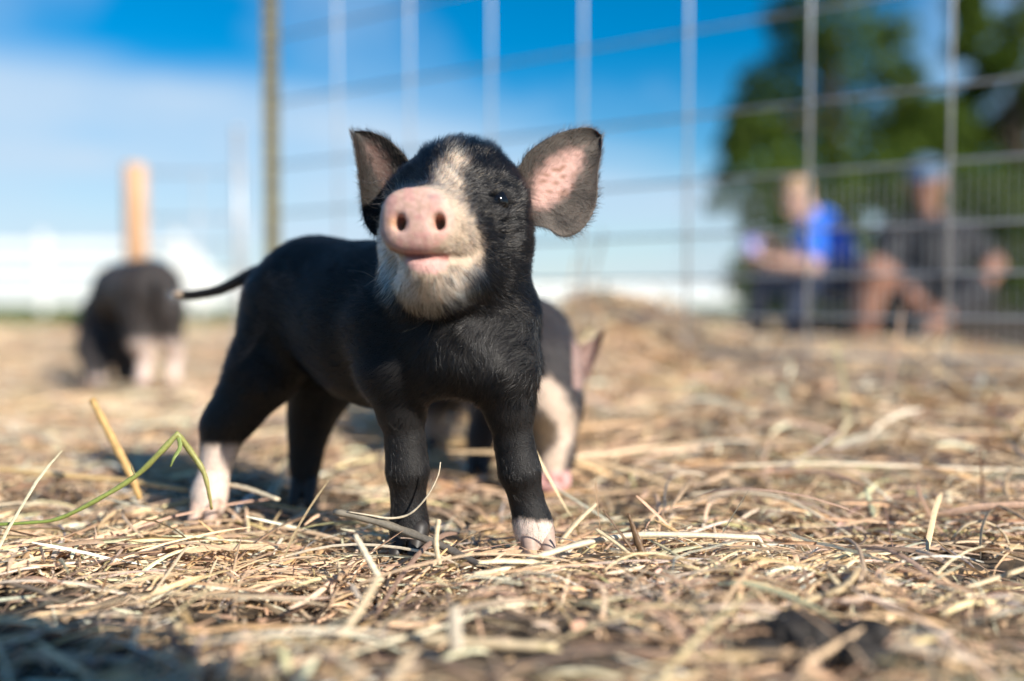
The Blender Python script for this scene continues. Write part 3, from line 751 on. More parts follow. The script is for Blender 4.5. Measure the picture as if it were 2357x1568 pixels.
pale = pale * (1 - 0.45 * np.clip(dirt, 0, 1))
lip = softpoly(px, py, [(930, 593), (985, 592), (1035, 595), (1025, 620), (1000, 632), (955, 625), (935, 610)], 3) * head * (Y < 0.66)
sock_fl = 0.9 * sstep(1192, 1208, py + 14 * (vnoise(px * 0.11, Y * 260) - 0.5)) * (px > 1120) * (Z < 0.06) * (Y < 0.74)
sock_hr = sstep(1012, 1046, py) * (px < 575) * (Z < 0.08) * (Y < 0.87)
tailtip = sstep(425, 412, px) * (Z > 0.14) * (Y > 0.86)
hl_dark = np.zeros(len(Vall))
white = np.clip(np.maximum.reduce([pale, sock_fl, sock_hr, tailtip]), 0, 1)
inner = softpoly(px, py, [(1228, 470), (1232, 410), (1262, 372), (1300, 348), (1336, 345), (1342, 372), (1325, 400), (1318, 430), (1292, 452), (1265, 470), (1240, 482)], 9, 14) * front * (part_id == 1) * (0.72 + 0.4 * vnoise(px * 0.06, py * 0.06))
inner = np.clip(inner, 0, 1)
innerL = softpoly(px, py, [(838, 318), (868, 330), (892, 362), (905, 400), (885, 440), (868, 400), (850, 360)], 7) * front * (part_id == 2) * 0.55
speck = (vnoise(px * 0.07 + py * 0.06 + 9, py * 0.30 - px * 0.15) > 0.64) * inner * sstep(60, 30, np.hypot(px - 1288, py - 415))
skin = np.outer(1 - white, BLACK_SKIN) + np.outer(white, CREAM_SKIN)
mixin = lambda base, k, c: base * (1 - k[:, None]) + np.outer(k, c)
skin = mixin(skin, sock_fl, np.array([0.70, 0.56, 0.48])); skin = mixin(skin, sock_hr * 0.9, np.array([0.72, 0.58, 0.50]))
skin = mixin(skin, disc, PINK)
skin = mixin(skin, disc * sstep(0.55, 1.0, rad) * (dsn @ snU > 0.004) * 0.55, np.array([0.60, 0.42, 0.33]))
skin = mixin(skin, disc * 0.9 * np.exp(-(((px - 996) / 12) ** 2 + ((py - 453) / 7) ** 2)), np.array([0.17, 0.16, 0.17]))
skin = mixin(skin, disc * 0.55 * sstep(545, 585, py), np.array([0.62, 0.29, 0.27]))
skin = mixin(skin, disc * 0.45 * sstep(0.5, 0.8, vnoise(px * 0.12 + 1, py * 0.12 + 5)), np.array([0.50, 0.33, 0.24]))
skin = mixin(skin, disc * 0.5 * (vnoise(px * 0.05 + 3, py * 0.05) > 0.62), np.array([0.56, 0.27, 0.25]))
for x0_, w0_ in ((948, 5), (1006, 6), (978, 4)):
    skin = mixin(skin, disc * 0.45 * np.exp(-(((px - x0_ - (py - 560) * 0.1) / w0_) ** 2 + ((py - 566) / 22) ** 2)), np.array([0.46, 0.19, 0.18]))  # shaded grooves below the nostrils, put into the skin colour only
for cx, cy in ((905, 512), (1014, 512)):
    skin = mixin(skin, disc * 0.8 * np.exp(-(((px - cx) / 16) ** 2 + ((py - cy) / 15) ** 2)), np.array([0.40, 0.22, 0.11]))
skin = mixin(skin, np.clip(lip, 0, 1), np.array([0.66, 0.38, 0.34]))
mline = np.min([np.linalg.norm(Vall - mm, axis=1) for mm in resample(mouth, 40)], axis=0)
skin = mixin(skin, sstep(0.0030, 0.0012, mline) * 0.8 * (px < 1035), np.array([0.30, 0.085, 0.075]))  # red lip line, painted darker along the mouth crease
ear_grey = ((part_id == 1) & front).astype(float) * 0.8 + ((part_id == 2) & front) * 0.12  # left ear kept near black, the head's shade put into its colour
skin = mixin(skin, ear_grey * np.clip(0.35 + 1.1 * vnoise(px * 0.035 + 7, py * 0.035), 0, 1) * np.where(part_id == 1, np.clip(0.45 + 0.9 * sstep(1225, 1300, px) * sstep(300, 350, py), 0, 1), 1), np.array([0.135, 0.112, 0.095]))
skin = mixin(skin, np.clip(inner, 0, 1), np.array([0.66, 0.40, 0.34])); skin = mixin(skin, speck * 0.8, np.array([0.26, 0.13, 0.075]))
skin = mixin(skin, np.clip(innerL, 0, 1), np.array([0.20, 0.11, 0.09]))  # inner left ear tinted dark to carry the shade of the head
lids = np.exp(-((np.linalg.norm(Vall - eyeR, axis=1)) / 0.010) ** 2)
skin = mixin(skin, lids * 0.9, np.array([0.010, 0.009, 0.009]))
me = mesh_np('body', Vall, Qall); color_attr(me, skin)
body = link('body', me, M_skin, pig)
# eyes
for nm, c, nrm, r_ in (('eye', eyeR, eyeRn, .0088), ('eye', eyeL, np.array([-0.75, -0.6, 0.1]), .0065)):
    bpyv = SDF(np.array(c) - 0.014, np.array(c) + 0.014, 0.0008); bpyv.ell(np.array(c) - np.array(nrm) * (r_ * 0.88), (r_, r_, r_), 0.0005)
    v, q = bpyv.mesh(2); link(nm, mesh_np('eye', v, q), M_eye, pig)
fw = (-0.3, -1.0)
hoof(pig, W(943, 1252, .701), fw, 1.0, M_hoof_dark); hoof(pig, W(1238, 1258, .690), (0.2, -1), 1.0, M_hoof_pale)
hoof(pig, W(474, 1180, .796), (-0.1, -1), 1.0, M_hoof_pale); hoof(pig, W(698, 1138, .868), (0, -1), 1.0, M_hoof_dark)
# fur -----------------------------------------------------------------
rear = np.array([-0.80, 0.58, -0.25])
flow = np.tile(rear, (len(Vall), 1))
legs = sstep(0.115, 0.085, Z) * (part_id == 0); flow = flow * (1 - legs[:, None]) + legs[:, None] * np.array([0.05, 0.15, -1.0])
chest = np.exp(-((px - 1045) / 130) ** 2 - ((py - 830) / 90) ** 2) * (Y < 0.74); flow = flow * (1 - chest[:, None]) + chest[:, None] * np.stack([(px - 1045) / 300, np.zeros_like(px) + 0.2, -np.ones_like(px)], 1)
hd = dsn / (np.linalg.norm(dsn, axis=1, keepdims=True) + 1e-9); flow[head] = hd[head] + np.array([0, 0.25, 0])
for pid, base_c in ((1, W(1215, 450, .715)), (2, W(925, 440, .725))):
    e = part_id == pid; d_ = Vall[e] - base_c; flow[e] = d_ / (np.linalg.norm(d_, axis=1, keepdims=True) + 1e-9)
length = np.where(head, 0.0068, 0.0090); length = np.where(legs > 0.5, 0.0046, length)
chin = softpoly(px, py, [(860, 600), (935, 620), (1030, 632), (1110, 600), (1120, 650), (1060, 715), (1000, 740), (930, 715), (875, 670)], 6) * head * (Y < 0.70)
length = length + chin * 0.0035
crest = head * sstep(372, 345, py); length = length + crest * 0.0045
length = np.where(part_id > 0, 0.0054, length); length = np.where((px < 560) & (Z > 0.13) & (Y > 0.85), 0.0028, length); length = np.where(tailtip > 0.3, 0.010, length)
lift = np.where(head, 0.42, np.where(legs > 0.5, 0.18, 0.26)); lift = lift + 0.20 * chin + 0.38 * crest; lift = np.where(part_id > 0, np.where(front, 0.35, 0.62), lift)
dens = np.where(head, 2.0, 1.0) * (1 - disc) * (1 - 0.85 * np.clip(lip, 0, 1)); dens = np.where(part_id > 0, 1.5, dens)
dens = dens * (1 - 0.93 * np.clip(inner, 0, 1)); dens = np.where(front & (part_id > 0), dens * 0.55, dens)
dens = dens * np.where(sstep(1.25, 1.0, rad) * sstep(-0.006, 0.0, along) > 0.5, 0.15, 1)
dens = dens * np.where(np.linalg.norm(Vall - eyeR, axis=1) < 0.0085, 0.05, 1)
dens = dens * np.where(mline < 0.0045, 0.06, 1)
dens = dens * np.where(Nn[:, 1] > 0.5, 0.35, 1) * np.where(Z < 0.004, 0.1, 1)
tri, bc = scatter_fur(Vall, Qall, dens, 130000)
P = grow(Vall, Nn, tri, bc, flow, length, lift)
wf = np.clip((white[tri] * bc).sum(1), 0, 1); is_pale = rng.random(len(wf)) < 0.90 * wf ** 1.2
grey = rng.random(len(wf))
colr = np.where(is_pale[:, None], CREAM_HAIR * rng.uniform(0.72, 1.08, (len(wf), 1)), BLACK_HAIR * rng.uniform(0.5, 2.2, (len(wf), 1)))
tanh_ = is_pale & (py[tri[:, 0]] < 382) & head[tri[:, 0]] & (rng.random(len(wf)) < 0.55); colr = np.where(tanh_[:, None], np.array([0.30, 0.20, 0.125]), colr)
efr = front[tri[:, 0]] & (grey < 0.8); colr = np.where(efr[:, None], np.array([0.13, 0.105, 0.085]), colr)
earh = (part_id[tri[:, 0]] > 0); colr = np.where((earh & (grey < 0.45))[:, None], np.array([0.14, 0.11, 0.085]), colr)
hdh = head[tri[:, 0]]; colr = np.where((hdh & ~is_pale & (grey < 0.05))[:, None], np.array([0.20, 0.13, 0.075]), colr)
rr = np.linspace(1, 0.15, P.shape[1])[None, :] * rng.uniform(0.00007, 0.00014, (len(P), 1))
f_ = hair_object('fur', P, np.clip(colr, 0.002, 0.95), rr, M_fur, pig); tag(f_, kind='stuff')
# whiskers
wh = []
def whisker(pts, D0, D1):
    c = np.array([W(x, y, D0 + (D1 - D0) * i / (len(pts) - 1)) for i, (x, y) in enumerate(pts)]); wh.append(catmull(c, 9))
whisker([(1195, 641), (1212, 634), (1236, 624)], .676, .650); whisker([(1194, 646), (1218, 650), (1250, 662)], .676, .655)
whisker([(862, 640), (835, 626), (800, 622)], .664, .640); whisker([(868, 640), (850, 652), (836, 662)], .664, .650)
whisker([(1018, 728), (1030, 752), (1052, 772)], .668, .650); whisker([(1030, 726), (1052, 745), (1080, 758)], .668, .650)
whisker([(1000, 728), (995, 750), (985, 775)], .668, .655); whisker([(990, 728), (960, 752), (925, 765)], .668, .650)
whisker([(1008, 730), (1012, 752), (1006, 770)], .668, .655); whisker([(905, 690), (893, 708), (880, 700)], .664, .650)
for k in range(16):
    x0 = random.uniform(868, 900); y0 = random.uniform(400, 520); a = random.uniform(2.4, 3.8); l = random.uniform(20, 55)
    whisker([(x0, y0), (x0 + l * .5 * math.cos(a), y0 + l * .5 * math.sin(a)), (x0 + l * math.cos(a + .4), y0 + l * math.sin(a + .4))], .668, .655)
wh = np.array(wh)
hair_object('whiskers', wh, np.tile([0.36, 0.24, 0.14], (len(wh), 1)) * rng.uniform(0.5, 1.3, (len(wh), 1)), np.tile(np.linspace(0.00016, 0.00003, 9), (len(wh), 1)), M_fur, pig)

def simple_pig(name_label, origin, build, paint, lo, hi, h, hooves, eyes, nfur, flen=0.008, ears=()):
    root = empty('piglet', origin); tag(root, name_label, 'piglet', 'piglets in the pen')
    g = SDF(lo, hi, h); build(g); V, Q = g.mesh(2)
    for E_ in ears:
        v, q = ear_mesh(*E_); Q = np.concatenate([Q, q + len(V)]); V = np.concatenate([V, v])
    white, skin = paint(V)
    me = mesh_np('body', V, Q); color_attr(me, skin); link('body', me, M_skin, root)
    for c, f, m_ in hooves: hoof(root, c, f, 1.0, m_)
    for c in eyes:
        e = SDF(np.array(c) - 0.014, np.array(c) + 0.014, 0.0015); e.ell(c, (.0075,) * 3, 0.001); v, q = e.mesh(1); link('eye', mesh_np('eye', v, q), M_eye, root)
    Nn = vnormals(V, Q); fl = np.tile(np.array([0.1, 0.3, -1.0]), (len(V), 1))
    tri, bc = scatter_fur(V, Q, np.where(V[:, 2] < 0.01, 0.1, 1.0), nfur)
    P = grow(V, Nn, tri, bc, fl, np.full(len(V), flen), np.full(len(V), 0.3), 4)
    wf = np.clip((white[tri] * bc).sum(1), 0, 1); pl = rng.random(len(wf)) < wf
    c = np.where(pl[:, None], CREAM_HAIR * rng.uniform(0.8, 1.05, (len(wf), 1)), BLACK_HAIR * rng.uniform(0.6, 3.0, (len(wf), 1)))
    tag(hair_object('fur', P, c, np.linspace(1, .2, 4)[None, :] * np.full((len(P), 1), 0.00014), M_fur, root), kind='stuff')
    return root

# ---- piglet behind, head lowered to the straw, facing the lens
def b2(g):
    g.cone(W(1060, 775, 1.27), W(1130, 780, 1.15), .054, .055, .02); g.cone(W(1130, 780, 1.15), W(1205, 795, 1.02), .054, .046, .02)
    g.cone(W(1212, 795, 1.01), W(1240, 850, .975), .046, .041, .02); g.cone(W(1240, 850, .975), W(1262, 930, .952), .040, .032, .015)
    g.cone(W(1262, 930, .952), W(1272, 1040, .936), .031, .0205, .012); g.cone(W(1272, 1040, .936), W(1271, 1095, .928), .0200, .0165, .008)
    g.ell(W(1271, 1108, .922), (.0185, .010, .0125), .004)
    for x_ in (1258, 1284): g.ell(W(x_, 1108, .912), (.003, .008, .0036), .002, 'sub')
    g.cone(W(1300, 915, .935), W(1310, 945, .930), .010, .008, .008)
    g.chain([W(1160, 850, 1.03), W(1125, 930, 1.02), W(1108, 1000, 1.015), W(1104, 1060, 1.01)], [.030, .018, .013, .013], .012)
    g.chain([W(1080, 850, 1.12), W(1000, 920, 1.14), W(986, 985, 1.14), W(984, 1022, 1.14)], [.030, .018, .012, .013], .012)
    g.chain([W(1070, 850, 1.28), W(1050, 920, 1.29), W(1046, 990, 1.29)], [.036, .018, .012], .012)
def p2(V):
    px, py = project(V); fr = V[:, 1] < 0.985
    blaze = softpoly(px, py, [(1215, 890), (1262, 866), (1300, 905), (1326, 965), (1318, 1010), (1300, 1060), (1295, 1120), (1240, 1120), (1242, 1060), (1290, 1010), (1278, 965), (1240, 940)], 7) * fr
    ft = sstep(930, 980, py) * (px < 1035) * 0.55
    ear = ((px > 1318) & (py < 895)) * 0.55
    wht = np.maximum.reduce([blaze, ft])
    s = np.outer(1 - wht, [0.035, 0.031, 0.033]) + np.outer(wht, [0.62, 0.48, 0.38])
    brown = softpoly(px, py, [(1210, 950), (1275, 955), (1290, 1010), (1240, 1050), (1210, 1030)], 8) * fr * (1 - blaze) * 0.6
    s = s * (1 - brown[:, None]) + np.outer(brown, [0.20, 0.13, 0.07])
    k = sstep(1078, 1096, py) * (px > 1220) * fr
    s = s * (1 - k[:, None]) + np.outer(k, [0.66, 0.37, 0.35])
    s = s * (1 - ear[:, None]) + np.outer(ear, [0.55, 0.36, 0.31]); return np.clip(wht + ear * 0.5, 0, 1), s
e2a = ear_sheet([(1296, 822), (1330, 800), (1362, 780), (1391, 757)], [(1306, 885), (1340, 886), (1362, 852), (1378, 808), (1391, 762)], lambda s, t_: 0.972 + 0.012 * s + 0.010 * math.sin(math.pi * t_), 0.004, 16, 12)
e2b = ear_sheet([(1196, 822), (1166, 800), (1140, 782), (1118, 765)], [(1190, 885), (1160, 884), (1140, 852), (1126, 808), (1118, 770)], lambda s, t_: 0.995 + 0.012 * s + 0.010 * math.sin(math.pi * t_), 0.004, 16, 12)
simple_pig('black and white piglet rooting with lowered head and pink snout behind the standing piglet', (0.0, 1.05, 0), b2, p2, (-0.16, 0.88, -0.02), (0.13, 1.38, 0.25), 0.0032,
           [(W(1101, 1072, 1.0), (0, -1), M_hoof_dark), (W(982, 1034, 1.13), (-.2, -1), M_hoof_dark), (W(1044, 998, 1.28), (0, -1), M_hoof_dark)],
           [W(1318, 948, .935), W(1208, 948, .955)], 14000, ears=(e2a, e2b))

# ---- piglet rooting with its head down, by the wooden post
def b3(g):
    g.cone(W(345, 668, 1.93), W(285, 672, 2.03), .061, .059, .02); g.cone(W(285, 680, 2.03), W(250, 720, 2.07), .057, .050, .02)
    g.cone(W(240, 735, 2.06), W(222, 800, 2.03), .047, .040, .018); g.cone(W(222, 800, 2.03), W(222, 862, 1.98), .038, .022, .012)
    g.ell(W(222, 872, 1.965), (.019, .012, .014), .006)
    g.chain([W(322, 720, 1.915), W(322, 780, 1.91), W(334, 820, 1.93), W(330, 860, 1.925), W(328, 885, 1.92)], [.038, .024, .0145, .0108, .0125], .012)
    g.chain([W(385, 715, 1.93), W(392, 780, 1.94), W(404, 815, 1.96), W(400, 860, 1.955), W(398, 882, 1.95)], [.036, .023, .0140, .0108, .0125], .012)
    g.chain([W(275, 760, 2.05), W(280, 830, 2.05), W(282, 876, 2.05)], [.030, .016, .014], .012)
    g.chain([W(305, 760, 2.10), W(310, 830, 2.10), W(312, 868, 2.10)], [.030, .016, .014], .012)
    tl = catmull([W(362, 640, 1.865), W(368, 655, 1.86), W(372, 690, 1.862), W(366, 720, 1.865)], 9)
    for i in range(8): g.cone(tl[i], tl[i + 1], .006 - .0004 * i, .006 - .0004 * (i + 1), .004)
def p3(V):
    px, py = project(V)
    leg = sstep(772, 800, py) * (px > 292) * (V[:, 1] < 2.02); sad = softpoly(px, py, [(236, 640), (282, 600), (290, 640), (262, 690), (240, 670)], 6) * 0.30
    sn = sstep(858, 872, py) * (px < 245) * 0.6
    wht = np.maximum.reduce([leg, sn, sad * 0]); s = np.outer(1 - wht, [0.040, 0.034, 0.033]) + np.outer(wht, [0.68, 0.55, 0.49])
    s = s * (1 - sad[:, None]) + np.outer(sad, [0.30, 0.20, 0.13]); return wht, s
e1 = ear_sheet([(228, 735), (205, 728), (180, 735), (158, 746)], [(232, 778), (205, 775), (180, 762), (160, 752)], lambda s, t_: 2.02 - 0.02 * s + 0.012 * math.sin(math.pi * t_), 0.005, 12, 10)
e2 = ear_sheet([(245, 735), (262, 730), (280, 742), (288, 758)], [(240, 775), (258, 778), (275, 772), (286, 762)], lambda s, t_: 2.01 - 0.03 * s + 0.012 * math.sin(math.pi * t_), 0.005, 12, 10)
simple_pig('dark piglet with pinkish white hind legs rooting head down in front of the orange post', (-0.75, 1.98, 0), b3, p3, (-1.0, 1.80, -0.01), (-0.55, 2.20, 0.26), 0.004,
           [(W(326, 897, 1.91), (-.3, 1), M_hoof_pale), (W(396, 894, 1.94), (-.3, 1), M_hoof_pale), (W(280, 886, 2.04), (-1, .4), M_hoof_dark), (W(310, 878, 2.09), (-1, .4), M_hoof_dark)],
           [W(200, 800, 2.00), W(246, 800, 2.0)], 9000, ears=(e1, e2))

# ------------------------------------------------------------------ people beyond the panel
M_skinA = mat('fair_skin', (0.60, 0.37, 0.28), 0.55, noise=((30, 30, 30), 0.08), sss=0.1)
M_skinB = mat('shaded_skin', (0.30, 0.15, 0.10), 0.55, noise=((30, 30, 30), 0.08), sss=0.1)  # skin colour darkened for the shade this person sits in
def smesh(g, name, m_, parent, sm_=2):
    v, q = g.mesh(sm_); return link(name, mesh_np(name, v, q), m_, parent)
def unit(a): a = np.array(a, float); return a / np.linalg.norm(a)
def head_sdf(g, c, F, s=1.0):
    """head with brow, nose, lips, chin and ears, facing F"""
    F = unit(F); Rr = unit(np.cross(F, (0, 0, 1))); U = np.cross(Rr, F); at_ = lambda f, r, u: c + (F * f + Rr * r + U * u) * s
    g.ell(at_(-.01, 0, .03), np.array((.074, .088, .085)) * s, .02 * s, rot=[Rr, F, U]); g.cone(at_(.025, 0, -.02), at_(.040, 0, -.085), .058 * s, .030 * s, .02 * s)
    g.cone(at_(.082, 0, .018), at_(.100, 0, -.018), .008 * s, .012 * s, .010 * s)
    for r in (-1, 1):
        g.ell(at_(.078, r * .030, .020), (.013 * s,) * 3, .006 * s, 'sub'); g.cone(at_(.074, r * .018, .036), at_(.066, r * .046, .034), .010 * s, .008 * s, .008 * s)
        g.ell(at_(-.005, r * .076, .0), np.array((.010, .020, .032)) * s, .006 * s, rot=[Rr, F, U])
    g.cone(at_(.082, -.018, -.046), at_(.082, .018, -.046), .008 * s, .008 * s, .006 * s); g.cone(at_(.080, -.016, -.060), at_(.080, .016, -.060), .009 * s, .009 * s, .005 * s)
    return at_
def hand_sdf(g, wrist, d, palm, s=1.0):
    d = unit(d); palm = unit(np.array(palm) - d * d.dot(palm)); sd_ = np.cross(d, palm)
    at_ = lambda a, b_, c_: np.array(wrist) + (d * a + sd_ * b_ + palm * c_) * s
    g.cone(at_(.0, -.012, 0), at_(.075, -.026, 0), .020 * s, .015 * s, .01 * s); g.cone(at_(.0, .012, 0), at_(.075, .026, 0), .020 * s, .015 * s, .01 * s)
    for k, (o, l) in enumerate(((-.030, .058), (-.010, .070), (.010, .074), (.030, .066))):
        a = at_(.080, o, 0); b_ = at_(.080 + l * .55, o * 1.15, .010); c_ = at_(.080 + l * .85, o * 1.15, .038)
        g.cone(a, b_, .0098 * s, .0092 * s, .004 * s); g.cone(b_, c_, .0092 * s, .0078 * s, .004 * s)
    g.cone(at_(.015, .028, .004), at_(.048, .052, .018), .013 * s, .0105 * s, .006 * s); g.cone(at_(.048, .052, .018), at_(.075, .050, .034), .0105 * s, .0085 * s, .004 * s)
def shoe(parent, a, fwd, m_, s=1.0):
    f = unit((fwd[0], fwd[1], 0)); a = np.array(a, float)
    g = SDF(a - .22 * s, a + .22 * s, .008 * s); g.cone(a + (0, 0, .04 * s), a + f * .03 * s, .042 * s, .038 * s, .02 * s); g.cone(a - f * .02 * s, a + f * .15 * s + np.array((0, 0, -.012)) * s, .038 * s, .032 * s, .02 * s)
    smesh(g, 'shoe', m_, parent)
M_jersey = mat('royal_blue_jersey', (0.004, 0.15, 0.78), 0.65, noise=((20, 20, 20), 0.15), bump=(25, 0.5, 0.02))
M_navy = mat('navy_denim', (0.016, 0.030, 0.075), 0.8, noise=((200, 200, 200), 0.25), bump=(30, 0.4, 0.02))
M_char = mat('charcoal_shirt', (0.014, 0.015, 0.020), 0.85, noise=((20, 20, 20), 0.2), bump=(22, 0.5, 0.02))
M_shorts = mat('dark_shorts', (0.020, 0.020, 0.026), 0.85, bump=(22, 0.5, 0.02))
M_shoe = mat('dark_shoe', (0.015, 0.014, 0.014), 0.6)
M_hairA = mat('cropped_fair_hair', (0.42, 0.27, 0.17), 0.7, noise=((150, 150, 150), 0.3))
M_hairB = mat('dark_hair', (0.02, 0.014, 0.010), 0.6, noise=((150, 150, 150), 0.3))
M_cap = mat('grey_blue_cap', (0.10, 0.17, 0.27), 0.8, noise=((60, 60, 60), 0.2))

DA = 4.9
A = empty('person', (1.55, 4.95, 0)); tag(A, 'person in a royal blue shirt sitting bent forward over their hands behind the wire panel', 'person')
g = SDF((0.95, 4.35, -0.02), (1.95, 5.35, 0.86), 0.0075)
hA = W(1832, 458, DA - .05); FA = unit((-.80, -.42, -.42)); at_ = head_sdf(g, hA, FA, .86)
sh1 = W(1868, 532, DA - .17); sh2 = W(1880, 528, DA + .17); el1 = W(1868, 612, DA - .26); el2 = W(1838, 590, DA + .08); wr1 = W(1775, 604, DA - .24); wr2 = W(1772, 572, DA - .05)
hip1 = W(1930, 650, DA - .09); hip2 = W(1930, 650, DA + .09); kn1 = W(1845, 640, DA - .17); kn2 = W(1758, 642, DA + .10); an1 = W(1818, 792, DA - .16); an2 = W(1736, 788, DA + .10)
g.cone(W(1862, 500, DA), W(1850, 480, DA - .02), .052, .048, .03); g.chain([W(1888, 535, DA), W(1912, 590, DA), W(1930, 645, DA)], [.095, .105, .11], .04)
g.chain([sh1, el1, wr1], [.048, .038, .026], .02); g.chain([sh2, el2, wr2], [.048, .038, .026], .02)
g.chain([hip1, kn1, an1], [.080, .055, .036], .02); g.chain([hip2, kn2, an2], [.080, .055, .036], .02)
hand_sdf(g, wr1, wr1 - el1 + np.array((0, 0, .02)), (0, .5, .8), .85); hand_sdf(g, wr2, wr2 - el2, (0, -.6, -.6), .85)
smesh(g, 'body', M_skinA, A)
c_ = SDF((1.2, 4.4, 0.1), (1.95, 5.35, 0.72), .010)
c_.chain([W(1886, 530, DA), W(1912, 590, DA), W(1930, 655, DA)], [.108, .120, .128], .04); c_.chain([sh1, sh1 * .35 + el1 * .65], [.062, .060], .03); c_.chain([sh2, sh2 * .0 + el2 * 1.0], [.062, .055], .03)
smesh(c_, 'shirt', M_jersey, A)
c_ = SDF((0.95, 4.4, -0.02), (1.95, 5.35, 0.5), .010)
c_.chain([hip1, kn1, an1 + (0, 0, .02)], [.098, .068, .052], .03); c_.chain([hip2, kn2, an2 + (0, 0, .02)], [.098, .068, .052], .03); c_.cone(hip1, hip2, .11, .11, .03)
smesh(c_, 'trousers', M_navy, A)
c_ = SDF(hA - .16, hA + .16, .006); c_.ell(at_(-.018, 0, .044), (.067, .080, .072), .01, rot=[unit(np.cross(FA, (0, 0, 1))), FA, np.cross(unit(np.cross(FA, (0, 0, 1))), FA)]); smesh(c_, 'hair', M_hairA, A)
shoe(A, an1 + (0, 0, -.055), (-1, -.4), M_shoe, .8); shoe(A, an2 + (0, 0, -.055), (-1, -.2), M_shoe, .8)
for r in (-1, 1):
    e = SDF(hA - .14, hA + .14, .004); e.ell(at_(.070, r * .030, .020), (.0105,) * 3, .002); smesh(e, 'eye', M_eye, A, 1)

cup = empty('cup', tuple(W(1728, 580, DA - .14))); tag(cup, 'small shiny pale violet cup held in the hands of the person in blue', 'cup')
cc = W(1728, 572, DA - .14); M_cup = mat('violet_plastic', (0.36, 0.36, 0.80), 0.2)
v, q, tr = tube([cc + (0, 0, -.05), cc + (0, 0, -.045), cc + (0, 0, .045)], [.026, .030, .037], 18); link('wall', mesh_np('wall', v, q, tr), M_cup, cup)
th = np.linspace(0, 2 * math.pi, 24); v, q, tr = tube(np.stack([cc[0] + .037 * np.cos(th), cc[1] + .037 * np.sin(th), np.full(24, cc[2] + .046)], 1), .0028, 6); link('rim', mesh_np('rim', v, q, tr), M_cup, cup)

DB = 4.6
B = empty('person', (2.0, 4.6, 0)); tag(B, 'person in a charcoal T-shirt and blue cap sitting with one bare knee raised', 'person')
g = SDF((1.35, 3.80, -0.02), (2.45, 4.95, 0.92), 0.0085)
hB = W(2128, 428, DB - .06); FB = unit((-.35, -.90, -.22)); atb = head_sdf(g, hB, FB, 1.0)
s1 = W(2056, 545, DB); s2 = W(2218, 545, DB); e1_ = W(2032, 632, DB - .14); e2_ = W(2284, 612, DB - .05); w1 = W(2085, 668, DB - .30); w2 = W(2256, 672, DB - .22)
hp1 = W(2108, 690, DB - .02); hp2 = W(2175, 690, DB - .02); k1 = W(2012, 628, 4.22); k2 = W(2232, 676, 4.20); a1 = W(1978, 808, 4.26); a2 = W(2120, 765, 4.12)
g.cone(W(2135, 515, DB), W(2130, 480, DB - .03), .062, .056, .03); g.chain([W(2137, 560, DB), W(2139, 610, DB), W(2141, 675, DB)], [.125, .125, .13], .05); g.cone(s1, s2, .070, .070, .05)
g.chain([s1, e1_, w1], [.056, .044, .030], .03); g.chain([s2, e2_, w2], [.056, .046, .030], .03)
g.chain([hp1, k1, a1], [.095, .062, .040], .03); g.cone(k1 * .75 + a1 * .25 + np.array((0, .02, 0)), k1 * .4 + a1 * .6, .055, .045, .03); g.chain([hp2, k2, a2], [.095, .062, .042], .03)
hand_sdf(g, w1, w1 - e1_, (0, -.4, -.9)); hand_sdf(g, w2, w2 - e2_ + np.array((-.05, -.05, 0)), (-.8, 0, -.5))
smesh(g, 'body', M_skinB, B)
c_ = SDF((1.5, 4.2, 0.08), (2.45, 4.95, 0.72), .010)
c_.chain([W(2137, 555, DB), W(2139, 610, DB), W(2141, 685, DB)], [.140, .142, .150], .05); c_.cone(s1, s2, .086, .086, .05); c_.chain([s1, s1 * .4 + e1_ * .6], [.074, .070], .03); c_.chain([s2, s2 * .4 + e2_ * .6], [.074, .070], .03)
smesh(c_, 'shirt', M_char, B)
c_ = SDF((1.35, 3.9, -0.02), (2.45, 4.95, 0.5), .010)
c_.chain([hp1, hp1 * .35 + k1 * .65], [.115, .092], .03); c_.chain([hp2, hp2 * .0 + k2 * 1.0, k2 * .6 + a2 * .4], [.115, .084, .066], .03); c_.cone(hp1, hp2, .12, .12, .03); smesh(c_, 'shorts', M_shorts, B)
RB = unit(np.cross(FB, (0, 0, 1))); UB = np.cross(RB, FB)
c_ = SDF(hB - .18, hB + .18, .006); c_.ell(atb(-.03, 0, .022), (.080, .070, .075), .01, rot=[RB, FB, UB]); smesh(c_, 'hair', M_hairB, B)
c_ = SDF(hB - .24, hB + .24, .006); c_.ell(atb(-.010, 0, .062), (.083, .097, .070), .012, rot=[RB, FB, UB]); c_.ell(atb(0, 0, -.02), (.13, .16, .07), .008, 'sub', rot=[RB, FB, UB]); c_.ell(atb(.12, 0, .052), (.062, .068, .007), .01, rot=[RB, FB, UB]); smesh(c_, 'cap', M_cap, B)
shoe(B, a1 + (0, 0, -.06), (-.3, -1), M_shoe); shoe(B, a2 + (0, 0, -.02), (-1, -.4), M_shoe)
for r in (-1, 1):
    e = SDF(hB - .16, hB + .16, .004); e.ell(atb(.070, r * .030, .020), (.012,) * 3, .002); smesh(e, 'eye', M_eye, B, 1)

